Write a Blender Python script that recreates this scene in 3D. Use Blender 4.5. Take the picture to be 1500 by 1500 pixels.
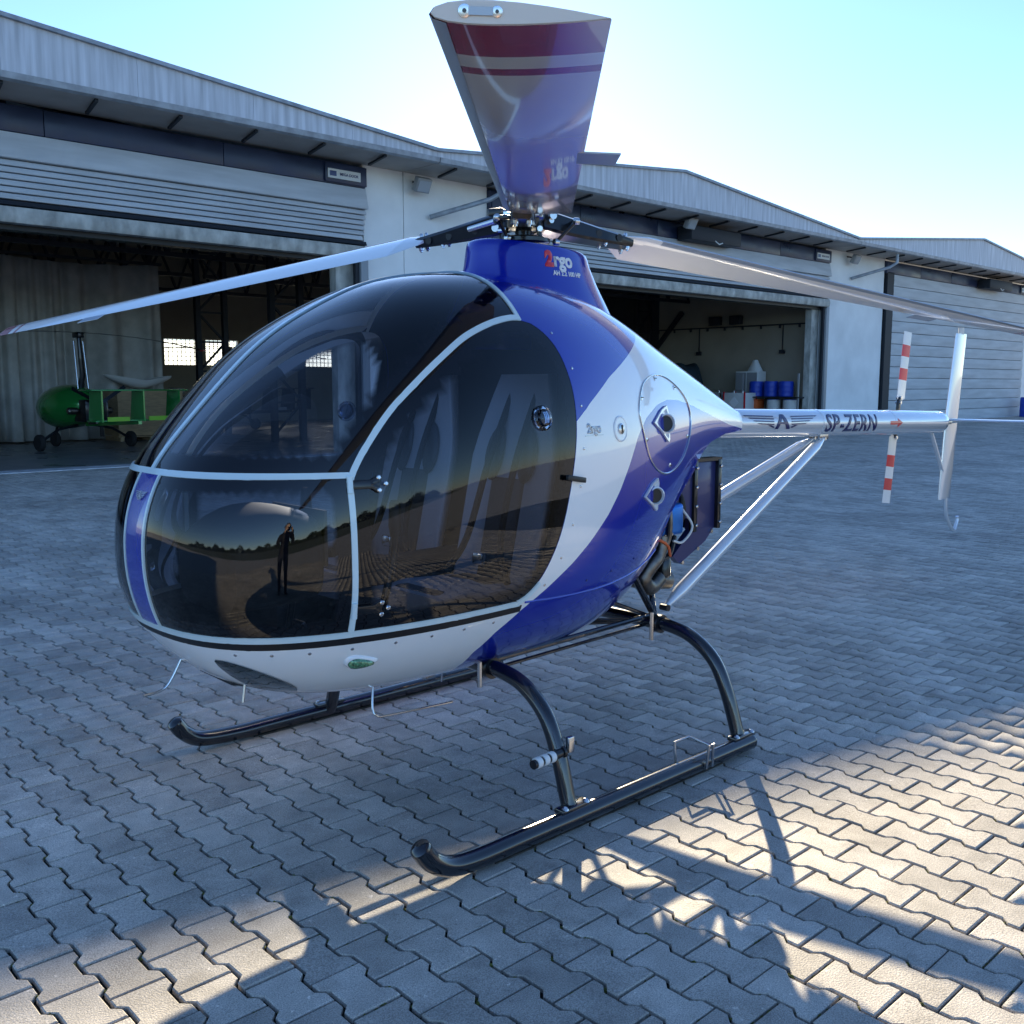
import bpy, bmesh, math, random
import numpy as np
from mathutils import Vector, Matrix
R = math.radians
random.seed(7); rng = np.random.default_rng(7)
for o in list(bpy.data.objects): bpy.data.objects.remove(o)
scene = bpy.context.scene
col = scene.collection
# ---------------------------------------------------------------- camera, sky, sun, exposure
cam_d = bpy.data.cameras.new('camera'); cam = bpy.data.objects.new('camera', cam_d); col.objects.link(cam)
cam.location = (2.998, 3.143, 1.6); cam.rotation_euler = (R(90-7.38), 0, R(137))
cam_d.sensor_width = 36; cam_d.lens = 36*1444/1500; cam_d.clip_start = .02; cam_d.clip_end = 3000
scene.camera = cam
SUN_EL, SUN_AZ = R(18.2), R(137)        # SUN_AZ: heading like the camera's yaw
to_sun = Vector((-math.sin(SUN_AZ)*math.cos(SUN_EL), math.cos(SUN_AZ)*math.cos(SUN_EL), math.sin(SUN_EL)))
world = bpy.data.worlds.new('World'); scene.world = world; world.use_nodes = True
wn = world.node_tree.nodes; bg = wn['Background']
sky = wn.new('ShaderNodeTexSky'); sky.sky_type = 'NISHITA'; sky.sun_disc = False
sky.sun_elevation = SUN_EL; sky.sun_rotation = -SUN_AZ
sky.altitude = 100; sky.air_density = .8; sky.dust_density = .08; sky.ozone_density = 4.2
world.node_tree.links.new(sky.outputs[0], bg.inputs[0]); bg.inputs[1].default_value = .085
sd = bpy.data.lights.new('sun', 'SUN'); so = bpy.data.objects.new('sun', sd); col.objects.link(so)
so.rotation_euler = to_sun.to_track_quat('Z', 'Y').to_euler(); so.location = (0, 0, 30)
sd.energy = 4.4; sd.angle = R(.53); sd.color = (1, .85, .60)
scene.view_settings.view_transform = 'Standard'; scene.view_settings.look = 'None'
scene.view_settings.exposure = 1.84; scene.view_settings.gamma = 1
scene.render.engine = 'CYCLES'
scene.cycles.max_bounces = 10; scene.cycles.transparent_max_bounces = 24; scene.cycles.glossy_bounces = 5
# ---------------------------------------------------------------- materials
def nt(m): return m.node_tree.nodes, m.node_tree.links
def mat(name, c, rough=.5, metal=0., coat=0., noise=None, bump=None, spec=.5, rnoise=None, stretch=None):
    """noise=(scale, amount) multiplies the colour, bump=(scale, strength)"""
    m = bpy.data.materials.new(name); m.use_nodes = True
    n, l = nt(m); p = n['Principled BSDF']
    p.inputs['Base Color'].default_value = (*c, 1); p.inputs['Roughness'].default_value = rough
    p.inputs['Metallic'].default_value = metal; p.inputs['Coat Weight'].default_value = coat
    p.inputs['Coat Roughness'].default_value = .03; p.inputs['Specular IOR Level'].default_value = spec
    def coord():
        g = n.new('ShaderNodeNewGeometry'); out = g.outputs['Position']
        if stretch:
            v = n.new('ShaderNodeVectorMath'); v.operation = 'MULTIPLY'; v.inputs[1].default_value = stretch
            l.new(out, v.inputs[0]); out = v.outputs[0]
        return out
    if noise:
        t = n.new('ShaderNodeTexNoise'); t.inputs['Scale'].default_value = noise[0]; t.inputs['Detail'].default_value = 6
        l.new(coord(), t.inputs['Vector'])
        r = n.new('ShaderNodeMapRange'); r.inputs[1].default_value = .3; r.inputs[2].default_value = .7
        r.inputs[3].default_value = 1-noise[1]; r.inputs[4].default_value = 1+noise[1]*.6
        l.new(t.outputs['Fac'], r.inputs[0])
        mx = n.new('ShaderNodeVectorMath'); mx.operation = 'SCALE'; mx.inputs[0].default_value = c
        l.new(r.outputs[0], mx.inputs['Scale']); l.new(mx.outputs[0], p.inputs['Base Color'])
        if rnoise:
            r2 = n.new('ShaderNodeMapRange'); r2.inputs[1].default_value = .3; r2.inputs[2].default_value = .7
            r2.inputs[3].default_value = rough-rnoise; r2.inputs[4].default_value = rough+rnoise
            l.new(t.outputs['Fac'], r2.inputs[0]); l.new(r2.outputs[0], p.inputs['Roughness'])
    if bump:
        t = n.new('ShaderNodeTexNoise'); t.inputs['Scale'].default_value = bump[0]; t.inputs['Detail'].default_value = 4
        l.new(coord(), t.inputs['Vector'])
        b = n.new('ShaderNodeBump'); b.inputs['Strength'].default_value = bump[1]; b.inputs['Distance'].default_value = .01
        l.new(t.outputs['Fac'], b.inputs['Height']); l.new(b.outputs[0], p.inputs['Normal'])
    return m
def paver_mat(name, per_object):
    m = bpy.data.materials.new(name); m.use_nodes = True; n, l = nt(m); p = n['Principled BSDF']
    g = n.new('ShaderNodeNewGeometry')
    if per_object:
        a = n.new('ShaderNodeObjectInfo'); rnd = a.outputs['Random']
    else:
        a = n.new('ShaderNodeAttribute'); a.attribute_name = 'tint'; rnd = a.outputs['Fac']
    def noise(sc, det=3):
        t = n.new('ShaderNodeTexNoise'); t.inputs['Scale'].default_value = sc; t.inputs['Detail'].default_value = det
        l.new(g.outputs['Position'], t.inputs['Vector']); return t.outputs['Fac']
    def rng_(src, a0, a1, b0, b1):
        r = n.new('ShaderNodeMapRange'); r.inputs[1].default_value = a0; r.inputs[2].default_value = a1
        r.inputs[3].default_value = b0; r.inputs[4].default_value = b1; l.new(src, r.inputs[0]); return r.outputs[0]
    def mul(x, y):
        k = n.new('ShaderNodeMath'); k.operation = 'MULTIPLY'; l.new(x, k.inputs[0]); l.new(y, k.inputs[1]); return k.outputs[0]
    v = mul(rng_(rnd, 0, 1, .80, 1.16), rng_(noise(.7), .3, .7, .74, 1.18))
    v = mul(v, rng_(noise(9, 5), .3, .7, .82, 1.14)); v = mul(v, rng_(noise(260, 2), .3, .7, .62, 1.36))
    v = mul(v, rng_(noise(75, 3), .62, .72, 1, .72))
    v = mul(v, rng_(noise(38, 2), .70, .73, 1, 1.55)); v = mul(v, rng_(noise(4.3, 4), .60, .74, 1, .66))
    rp = n.new('ShaderNodeMix'); rp.data_type = 'RGBA'
    rp.inputs['A'].default_value = (.45, .42, .38, 1); rp.inputs['B'].default_value = (.45, .41, .355, 1)
    l.new(noise(1.7), rp.inputs['Factor'])
    s = n.new('ShaderNodeVectorMath'); s.operation = 'SCALE'; l.new(rp.outputs['Result'], s.inputs[0]); l.new(v, s.inputs['Scale'])
    l.new(s.outputs[0], p.inputs['Base Color'])
    p.inputs['Roughness'].default_value = .72; p.inputs['Specular IOR Level'].default_value = .35
    b = n.new('ShaderNodeBump'); b.inputs['Strength'].default_value = .45; b.inputs['Distance'].default_value = .004
    l.new(noise(180, 4), b.inputs['Height']); l.new(b.outputs[0], p.inputs['Normal'])
    return m
def glass_mat(name, tint, front=.04, frit=True, dark=0.):
    """thin pane: mirror by Fresnel over a tinted see-through body; opaque black frit along the edges"""
    m = bpy.data.materials.new(name); m.use_nodes = True; n, l = nt(m)
    n.remove(n['Principled BSDF']); out = n['Material Output']
    tr = n.new('ShaderNodeBsdfTransparent'); tr.inputs[0].default_value = (*tint, 1)
    gl = n.new('ShaderNodeBsdfGlossy'); gl.inputs['Roughness'].default_value = .004; gl.inputs[0].default_value = (1, 1, 1, 1)
    fr = n.new('ShaderNodeFresnel'); fr.inputs[0].default_value = 1.45
    mx = n.new('ShaderNodeMixShader')
    body = tr.outputs[0]
    if frit:
        bl = n.new('ShaderNodeBsdfDiffuse'); bl.inputs[0].default_value = (.004, .004, .006, 1)
        at = n.new('ShaderNodeAttribute'); at.attribute_name = 'frit'
        mf = n.new('ShaderNodeMixShader'); l.new(at.outputs['Fac'], mf.inputs[0]); l.new(body, mf.inputs[1]); l.new(bl.outputs[0], mf.inputs[2])
        body = mf.outputs[0]
    ad = n.new('ShaderNodeMath'); ad.operation = 'ADD'; ad.use_clamp = True; ad.inputs[1].default_value = front
    l.new(fr.outputs[0], ad.inputs[0]); l.new(ad.outputs[0], mx.inputs[0])
    l.new(body, mx.inputs[1]); l.new(gl.outputs[0], mx.inputs[2]); l.new(mx.outputs[0], out.inputs[0])
    return m
MT = {}
MT['paver'] = paver_mat('paver concrete', True); MT['paver_field'] = paver_mat('paver concrete field', False)
MT['joint'] = mat('joint sand and moss', (.010, .011, .006), .95, noise=(14, .6), bump=(200, .6))
MT['moss'] = mat('moss', (.13, .14, .028), .95, noise=(60, .5), bump=(300, .8))
MT['far_paving'] = mat('far paving', (.36, .35, .335), .8, noise=(3, .25))
MT['grass'] = mat('grass field', (.06, .075, .03), .95, noise=(.4, .4))
MT['blue'] = mat('blue lacquer', (.003, .016, .36), .2, .1, 1.0)
MT['white'] = mat('white lacquer', (.86, .87, .88), .25, 0, 1.0)
MT['pearl'] = mat('pearl white lacquer', (.74, .76, .80), .22, .1, 1.0)
MT['frame'] = mat('pale window frame paint', (.62, .76, .80), .35, 0, .6)
MT['black_trim'] = mat('black rubber trim', (.008, .008, .01), .45)
MT['black_paint'] = mat('black lacquer tube', (.006, .007, .012), .2, 0, 1.0)
MT['black_metal'] = mat('black anodised metal', (.010, .011, .014), .28, .3, .4)
MT['dark'] = mat('dark cabin lining', (.007, .008, .011), .7)
MT['navy_leather'] = mat('dark seat leather', (.022, .024, .032), .5, bump=(120, .2))
MT['grey_leather'] = mat('light grey seat leather', (.36, .37, .39), .5, bump=(120, .2))
MT['belt'] = mat('black belt webbing', (.012, .012, .014), .8)
MT['steel'] = mat('bright steel', (.62, .62, .63), .22, 1.0)
MT['worn_steel'] = mat('worn exhaust steel', (.20, .18, .16), .42, 1.0, noise=(20, .4))
MT['chrome_white'] = mat('polished aluminium paint', (.70, .73, .78), .16, .35, 1.0)
MT['red'] = mat('signal red paint', (.62, .012, .02), .35, 0, .6)
MT['blade_white'] = mat('blade white lacquer', (.74, .73, .72), .13, 0, .6)
MT['blade_red'] = mat('dull red blade stripe', (.30, .012, .035), .2, 0, .5)
MT['blade_edge'] = mat('blade abrasion strip', (.34, .38, .44), .3, .4)
MT['cap_white'] = mat('blade cap cream', (.62, .60, .56), .35)
MT['letter_navy'] = mat('navy lettering', (.01, .014, .10), .35, 0, .5)
MT['letter_white'] = mat('white lettering', (.8, .8, .8), .35)
MT['silver_letter'] = mat('silver lettering', (.55, .57, .60), .3, .8)
MT['anod_blue'] = mat('blue anodised covers', (.02, .16, .55), .3, .6)
MT['rad_blue'] = mat('dark blue radiator plate', (.025, .03, .12), .34, .2, .4)
MT['rubber'] = mat('tyre rubber', (.012, .012, .013), .85)
MT['white_tape'] = mat('white grip tape', (.75, .75, .74), .6)
MT['lens'] = mat('dark lens', (.012, .016, .016), .08, 0, 1.0)
MT['nav'] = mat('green navigation lens', (.10, .28, .14), .12, .2, 1.0, noise=(130, .9))
MT['gl_clear'] = glass_mat('clear tinted acrylic', (.74, .78, .86), .01)
MT['gl_dark'] = glass_mat('dark tinted acrylic', (.42, .44, .50), .01)
MT['gl_door'] = glass_mat('door tinted acrylic', (.52, .55, .62), .004)
# building
MT['plaster'] = mat('white painted wall', (.82, .82, .81), .85, noise=(.9, .12), bump=(40, .08))
MT['fascia'] = mat('stained fascia sheet', (.58, .59, .63), .55, .0, noise=(2.6, .30), stretch=(3.2, 1, .22))
MT['gutter'] = mat('gutter grey', (.33, .36, .40), .5, .2, noise=(5, .3))
MT['soffit'] = mat('soffit boards', (.42, .38, .34), .9, noise=(1.5, .15))
MT['navy_sheet'] = mat('navy header sheet', (.018, .030, .075), .38, .0, noise=(1.2, .35), rnoise=.12, bump=(1.3, .5))
MT['door_fabric'] = mat('grey door fabric', (.50, .52, .54), .6, noise=(1.8, .16), stretch=(.4, 1, 3))
MT['dirty_beam'] = mat('dirty white door beam', (.45, .44, .40), .7, noise=(4, .5), stretch=(1, 1, .5))
MT['steel_grey'] = mat('grey painted steel', (.30, .31, .32), .55, .3)
MT['dark_steel'] = mat('dark painted steel', (.016, .019, .026), .6, .2)
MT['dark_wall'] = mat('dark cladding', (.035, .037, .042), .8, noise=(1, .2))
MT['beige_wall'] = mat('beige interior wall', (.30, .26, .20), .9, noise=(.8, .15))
MT['roof_in'] = mat('roof underside', (.03, .034, .042), .9)
MT['roof'] = mat('roof sheet', (.28, .29, .31), .6)
MT['hall_floor'] = mat('hangar concrete floor', (.16, .165, .17), .35, noise=(1.2, .3), rnoise=.12)
MT['threshold'] = mat('painted threshold', (.55, .56, .58), .6, noise=(5, .3))
MT['curtain'] = mat('grey plastic curtain', (.42, .41, .38), .5, noise=(3, .2))
MT['wood'] = mat('pale plywood', (.42, .29, .16), .7, noise=(4, .25), stretch=(1, 1, 6))
MT['green'] = mat('metallic green lacquer', (.025, .26, .05), .2, .3, 1.0)
MT['lime'] = mat('lime panel', (.22, .50, .03), .4)
MT['orange'] = mat('orange plastic', (.62, .12, .03), .5)
MT['drum_blue'] = mat('blue plastic drum', (.012, .05, .42), .4)
MT['plastic_white'] = mat('white plastic', (.62, .62, .60), .45)
MT['cardboard'] = mat('brown carton', (.30, .20, .12), .85)
MT['tarp'] = mat('dark teal tarpaulin', (.018, .034, .045), .6, bump=(6, .5))
MT['frost'] = None
def frost():
    m = bpy.data.materials.new('frosted window pane'); m.use_nodes = True; n, l = nt(m); n.remove(n['Principled BSDF'])
    a = n.new('ShaderNodeBsdfTransparent'); a.inputs[0].default_value = (.9, .92, .92, 1)
    b = n.new('ShaderNodeBsdfTranslucent'); b.inputs[0].default_value = (.8, .8, .78, 1)
    x = n.new('ShaderNodeMixShader'); x.inputs[0].default_value = .5
    l.new(a.outputs[0], x.inputs[1]); l.new(b.outputs[0], x.inputs[2]); l.new(x.outputs[0], n['Material Output'].inputs[0]); return m
MT['frost'] = frost()
MT['lamp_glass'] = mat('floodlight glass', (.45, .47, .5), .15, .2, 1.0)
MT['leaf'] = mat('dark tree foliage', (.030, .045, .018), .9, noise=(.5, .4))
MT['skin'] = mat('skin', (.55, .36, .27), .5)
MT['jacket'] = mat('black jacket', (.010, .010, .012), .75)
MT['jeans'] = mat('dark jeans', (.014, .018, .032), .85)
MT['hair'] = mat('dark hair', (.012, .009, .007), .6)
# ---------------------------------------------------------------- helpers
def tag(o, label=None, cat=None, group=None, kind=None):
    if label: o['label'] = label
    if cat: o['category'] = cat
    if group: o['group'] = group
    if kind: o['kind'] = kind
    return o
def empty(name, loc=(0, 0, 0), label=None, cat=None, group=None, rz=0):
    o = bpy.data.objects.new(name, None); col.objects.link(o); o.location = loc; o.rotation_euler.z = rz; o.empty_display_size = .2
    return tag(o, label, cat, group)
def link_mesh(name, me, parent=None, mats=None):
    o = bpy.data.objects.new(name, me); col.objects.link(o)
    if parent: o.parent = parent
    for m in (mats or []): me.materials.append(m)
    return o
class MB:
    def __init__(s): s.v = []; s.f = []; s.mi = []; s.cur = 0
    def add(s, vs, fs):
        b = len(s.v); s.v += [tuple(map(float, p)) for p in vs]; s.f += [tuple(b+i for i in f) for f in fs]; s.mi += [s.cur]*len(fs); return s
    def box(s, c, d, M=None):
        x, y, z = [k/2 for k in d]
        vs = [Vector(p) for p in ((-x,-y,-z),(x,-y,-z),(x,y,-z),(-x,y,-z),(-x,-y,z),(x,-y,z),(x,y,z),(-x,y,z))]
        if M is not None: vs = [M @ p for p in vs]
        vs = [p+Vector(c) for p in vs]
        return s.add(vs, [(0,3,2,1),(4,5,6,7),(0,1,5,4),(1,2,6,5),(2,3,7,6),(3,0,4,7)])
    def bar(s, a, b, w, h=None, up=(0, 0, 1)):
        a, b = Vector(a), Vector(b); h = h or w; d = (b-a).normalized(); upv = Vector(up)
        if abs(d.dot(upv)) > .98: upv = Vector((1, 0, 0))
        sx = d.cross(upv).normalized(); sz = sx.cross(d); q = []
        for p in (a, b):
            for i, j in ((-1,-1),(1,-1),(1,1),(-1,1)): q.append(p+sx*(i*w/2)+sz*(j*h/2))
        return s.add(q, [(0,1,2,3),(7,6,5,4),(0,4,5,1),(1,5,6,2),(2,6,7,3),(3,7,4,0)])
    def tube(s, pts, r, seg=12, caps=True, ring_scale=None):
        P = [Vector(p) for p in pts]; n = len(P); rr = r if isinstance(r, (list, tuple)) else [r]*n
        T = [(P[min(i+1, n-1)]-P[max(i-1, 0)]).normalized() for i in range(n)]
        u = Vector((0, 0, 1)) if abs(T[0].z) < .9 else Vector((1, 0, 0))
        u = (u-T[0]*u.dot(T[0])).normalized(); vs = []; fs = []
        for i in range(n):
            u = (u-T[i]*u.dot(T[i])).normalized(); w = T[i].cross(u)
            for k in range(seg):
                a = 2*math.pi*k/seg; vs.append(P[i]+(u*math.cos(a)+w*math.sin(a))*rr[i])
        for i in range(n-1):
            for k in range(seg):
                k2 = (k+1) % seg; fs.append((i*seg+k, i*seg+k2, (i+1)*seg+k2, (i+1)*seg+k))
        if caps: fs.append(tuple(range(seg))[::-1]); fs.append(tuple((n-1)*seg+k for k in range(seg)))
        return s.add(vs, fs)
    def lathe(s, prof, o=(0, 0, 0), d=(0, 0, 1), seg=20):
        """prof: (radius, distance along d)"""
        d = Vector(d).normalized(); u = Vector((0, 0, 1)) if abs(d.z) < .9 else Vector((1, 0, 0))
        u = (u-d*u.dot(d)).normalized(); w = d.cross(u); vs = []; fs = []; n = len(prof)
        for r_, h in prof:
            for k in range(seg):
                a = 2*math.pi*k/seg; vs.append(Vector(o)+d*h+(u*math.cos(a)+w*math.sin(a))*r_)
        for i in range(n-1):
            for k in range(seg):
                k2 = (k+1) % seg; fs.append((i*seg+k, i*seg+k2, (i+1)*seg+k2, (i+1)*seg+k))
        fs.append(tuple(range(seg))[::-1]); fs.append(tuple((n-1)*seg+k for k in range(seg)))
        return s.add(vs, fs)
    def loft(s, rings, caps=True, closed=True):
        n = len(rings[0]); vs = [p for r_ in rings for p in r_]; fs = []
        for i in range(len(rings)-1):
            for k in range(n if closed else n-1):
                k2 = (k+1) % n; fs.append((i*n+k, i*n+k2, (i+1)*n+k2, (i+1)*n+k))
        if caps: fs.append(tuple(range(n))[::-1]); fs.append(tuple((len(rings)-1)*n+k for k in range(n)))
        return s.add(vs, fs)
    def prism(s, poly, axis, a, b):
        """poly in the plane perpendicular to axis: axis 'y': (x,z), 'x': (y,z), 'z': (x,y)"""
        def P(p, t): return {'y': (p[0], t, p[1]), 'x': (t, p[0], p[1]), 'z': (p[0], p[1], t)}[axis]
        n = len(poly); vs = [P(p, a) for p in poly]+[P(p, b) for p in poly]
        return s.add(vs, [tuple(range(n)), tuple(range(2*n-1, n-1, -1))]+[(i, n+i, n+(i+1) % n, (i+1) % n) for i in range(n)])
    def build(s, name, m, parent=None, smooth=None, bevel=0, seg=2, loc=None, rot=None):
        me = bpy.data.meshes.new(name); me.from_pydata(s.v, [], s.f); me.update()
        ms = m if isinstance(m, (list, tuple)) else [m]
        for k in ms: me.materials.append(k)
        if len(ms) > 1: me.polygons.foreach_set('material_index', s.mi)
        bm = bmesh.new(); bm.from_mesh(me)
        bmesh.ops.recalc_face_normals(bm, faces=bm.faces)
        if bevel:
            es = [e for e in bm.edges if len(e.link_faces) == 2 and e.calc_face_angle(0) > R(35)]
            bmesh.ops.bevel(bm, geom=es, offset=bevel, segments=seg, affect='EDGES', profile=.5, clamp_overlap=True)
        bm.to_mesh(me); bm.free()
        ang = 35 if smooth is None else smooth
        if ang: me.shade_smooth(); me.set_sharp_from_angle(angle=R(ang))
        o = bpy.data.objects.new(name, me); col.objects.link(o)
        if parent: o.parent = parent
        if loc: o.location = loc
        if rot: o.rotation_euler = rot
        return o
def bez(pts, n=8):
    """Catmull-Rom through the points"""
    P = [Vector(p) for p in pts]; P = [P[0]*2-P[1]]+P+[P[-1]*2-P[-2]]; out = []
    for i in range(1, len(P)-2):
        for k in range(n):
            t = k/n; a, b, c, d = P[i-1:i+3]
            out.append(.5*((2*b)+(c-a)*t+(2*a-5*b+4*c-d)*t*t+(3*b-a-3*c+d)*t**3))
    return out+[P[-2]]
def copy_tree(o, parent=None):
    c = o.copy(); col.objects.link(c)
    if parent: c.parent = parent
    for ch in list(o.children): copy_tree(ch, c)
    return c
def text_mesh(body, size, shear=0, offset=0, align='CENTER', space=1.0):
    c = bpy.data.curves.new('lettering', 'FONT'); c.body = body; c.size = size; c.shear = shear; c.offset = offset
    c.align_x = align; c.align_y = 'CENTER'; c.space_character = space; c.resolution_u = 4
    o = bpy.data.objects.new('lettering', c); col.objects.link(o)
    dg = bpy.context.evaluated_depsgraph_get(); me = bpy.data.meshes.new_from_object(o.evaluated_get(dg))
    bpy.data.objects.remove(o); return me
def flat_poly_mesh(polys, name='marking'):
    me = bpy.data.meshes.new(name); v = []; f = []
    for p in polys: f.append(tuple(range(len(v), len(v)+len(p)))); v += [(a, b, 0) for a, b in p]
    me.from_pydata(v, [], f); return me
def wrap(me, fn, name, m, parent, step=.012, thick=.0012):
    """bend a flat mesh (u,v) onto a surface fn(u,v)->(point, normal); gives it a little thickness"""
    bm = bmesh.new(); bm.from_mesh(me)
    us = [v.co.x for v in bm.verts]; vs = [v.co.y for v in bm.verts]
    for ax, (lo, hi) in ((0, (min(us), max(us))), (1, (min(vs), max(vs)))):
        k = lo+step
        while k < hi:
            co = [0, 0, 0]; no = [0, 0, 0]; co[ax] = k; no[ax] = 1
            bmesh.ops.bisect_plane(bm, geom=bm.verts[:]+bm.edges[:]+bm.faces[:], plane_co=co, plane_no=no); k += step
    r = bmesh.ops.extrude_face_region(bm, geom=bm.faces[:])
    topv = {e for e in r['geom'] if isinstance(e, bmesh.types.BMVert)}
    for v in bm.verts:
        p, nn = fn(v.co.x, v.co.y); v.co = Vector(p)+Vector(nn)*(thick if v in topv else -.0005)
    bmesh.ops.recalc_face_normals(bm, faces=bm.faces)
    bm.to_mesh(me); bm.free(); me.materials.clear()
    return link_mesh(name, me, parent, [m])
# ================================================================ ground
G = tag(link_mesh('ground', bpy.data.meshes.new('ground'), None, [MT['far_paving']]), kind='structure')
G.data.from_pydata([(-900, -900, -.03), (900, -900, -.03), (900, 900, -.03), (-900, 900, -.03)], [], [(0, 1, 2, 3)])
gf = tag(link_mesh('grass_field', bpy.data.meshes.new('grass_field'), None, [MT['grass']]), kind='structure')
gf.data.from_pydata([(95, -80, -.022), (800, -300, -.022), (800, 800, -.022), (-300, 800, -.022), (-80, 120, -.022)], [], [(0, 1, 2, 3, 4)])
pav = tag(link_mesh('pavement', bpy.data.meshes.new('pavement'), None, [MT['joint']]), kind='structure')
pav.data.from_pydata([(-54, -16.28, -.016), (8.1, -16.28, -.016), (8.1, -10, -.016), (8.1, -4, -.016), (8.1, 8.1, -.016), (-4.1, 8.1, -.016), (-54, -6, -.016)], [], [(0, 1, 2, 3, 4, 5, 6)])
PX, PY, X0, Y0 = .1405, .2, .2305, .07
camp = np.array([2.998, 3.143]); vdir = np.array([-math.sin(R(137)), math.cos(R(137))]); vright = np.array([vdir[1], -vdir[0]])
ii, jj = np.meshgrid(np.arange(-395, 60), np.arange(-85, 52), indexing='ij')
cx = (X0+ii*PX).ravel(); cy = (Y0+jj*PY+np.where(ii % 2 == 0, 0, .1)).ravel()
rel = np.stack([cx, cy], 1)-camp; fwd = rel@vdir; lat = rel@vright; dist = np.hypot(*rel.T)
inview = (fwd > 1.4) & (np.abs(lat) < .56*fwd+.5)
keep = ((inview & (cx > -52)) | ((cx > -4) & (cx < 8) & (cy < 8))) & (cy > -16.15)
cx, cy, fwd, lat, dist, inview = [a[keep] for a in (cx, cy, fwd, lat, dist, inview)]
vis = inview & (fwd > 2.15) & (np.abs(lat) < .52*(fwd+.2)+.05)
order = np.argsort(np.where(vis, dist, 1e9)); near_ids = set(order[:300].tolist())
def paver_outline(inset):
    w, n_, L = .0815-.0056-inset, .059-.0056-inset, .1-.0038-inset
    a, b = .0611-.4*inset, .0389-.4*inset
    q = [(w, -L), (w, -a), (n_, -b), (n_, b), (w, a), (w, L)]
    return q+[(-x, -y) for x, y in q]
o0, o1 = paver_outline(.0035), paver_outline(0)
pm = bpy.data.meshes.new('paver')
pm.from_pydata([(x, y, 0) for x, y in o0]+[(x, y, -.0032) for x, y in o1]+[(x, y, -.03) for x, y in o1], [],
               [tuple(range(12))]+[(12+i, 12+(i+1) % 12, (i+1) % 12, i) for i in range(12)]+[(24+i, 24+(i+1) % 12, 12+(i+1) % 12, 12+i) for i in range(12)])
pm.materials.append(MT['paver'])
for k in sorted(near_ids):
    o = bpy.data.objects.new('paver', pm); col.objects.link(o); o.parent = pav
    o.location = (cx[k]+random.gauss(0, .0006), cy[k]+random.gauss(0, .0006), random.gauss(0, .0011))
    o.rotation_euler = (random.gauss(0, .0035), random.gauss(0, .0035), random.gauss(0, .004))
rest = np.array([k for k in range(len(cx)) if k not in near_ids])
def paver_field(ids):
    n = len(ids); c0, c1 = np.array(paver_outline(.0035)), np.array(paver_outline(0))
    base = np.concatenate([np.c_[c0, np.zeros(12)], np.c_[c1, np.full(12, -.0032)], np.c_[c1, np.full(12, -.02)]])
    tilt = rng.normal(0, .0028, (n, 2)); dz = rng.normal(0, .0008, n); rot = rng.normal(0, .004, n)
    B = np.repeat(base[None], n, 0)
    X = B[..., 0]-rot[:, None]*B[..., 1]; Y = B[..., 1]+rot[:, None]*B[..., 0]
    Z = B[..., 2]+dz[:, None]+X*tilt[:, :1]+Y*tilt[:, 1:]
    V = np.stack([X+cx[ids][:, None], Y+cy[ids][:, None], Z], -1).reshape(-1, 3)
    fl = [list(range(12))]+[[12+i, 12+(i+1) % 12, (i+1) % 12, i] for i in range(12)]+[[24+i, 24+(i+1) % 12, 12+(i+1) % 12, 12+i] for i in range(12)]
    loops = np.array([i for f in fl for i in f]); cnt = np.array([len(f) for f in fl])
    LI = (loops[None]+36*np.arange(n)[:, None]).ravel(); CN = np.tile(cnt, n); ST = np.concatenate([[0], np.cumsum(CN)[:-1]])
    me = bpy.data.meshes.new('paver_field'); me.vertices.add(len(V)); me.vertices.foreach_set('co', V.ravel().astype(np.float32))
    me.loops.add(len(LI)); me.loops.foreach_set('vertex_index', LI.astype(np.int32))
    me.polygons.add(len(CN)); me.polygons.foreach_set('loop_start', ST.astype(np.int32))
    at = me.attributes.new('tint', 'FLOAT', 'POINT'); at.data.foreach_set('value', np.repeat(rng.random(n), 36).astype(np.float32))
    me.update(calc_edges=True); me.validate()
    return me
tag(link_mesh('paver_field', paver_field(rest), pav, [MT['paver_field']]), kind='stuff')
# moss cushions in the near joints
mb = MB()
nearm = [k for k in range(len(cx)) if dist[k] < 6.5 and (inview[k])]
for k in nearm:
    for sx in (-1, 1):
        for sy in (-1, 1):
            if random.random() < .45:
                px, py = cx[k]+sx*(.0705+random.gauss(0, .006)), cy[k]+sy*(.05+random.gauss(0, .006))
                for q in range(random.choice((1, 1, 2, 3))):
                    a, b, h = random.uniform(.004, .008), random.uniform(.005, .012), random.uniform(.008, .015)
                    x, y = px+random.gauss(0, .003), py+random.gauss(0, .006); th = random.random()*3
                    ring = [(x+a*math.cos(t+th)*random.uniform(.8, 1.2), y+b*math.sin(t+th)*random.uniform(.8, 1.2), -.014+h*.6) for t in np.arange(6)*math.pi/3]
                    mb.add(ring+[(x, y, -.014+h)], [(i, (i+1) % 6, 6) for i in range(6)])
    if random.random() < .5:      # thin moss and grit along the straight joint
        for q in range(random.randint(1, 5)):
            x, y = cx[k]+random.uniform(-.075, .075), cy[k]+.1+random.gauss(0, .0012); a = random.uniform(.003, .012)
            ring = [(x+a*math.cos(t), y+.0022*math.sin(t), -.006) for t in np.arange(6)*math.pi/3]
            mb.add(ring+[(x, y, -.0025)], [(i, (i+1) % 6, 6) for i in range(6)])
tag(mb.build('moss', MT['moss'], pav), kind='stuff')
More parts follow.
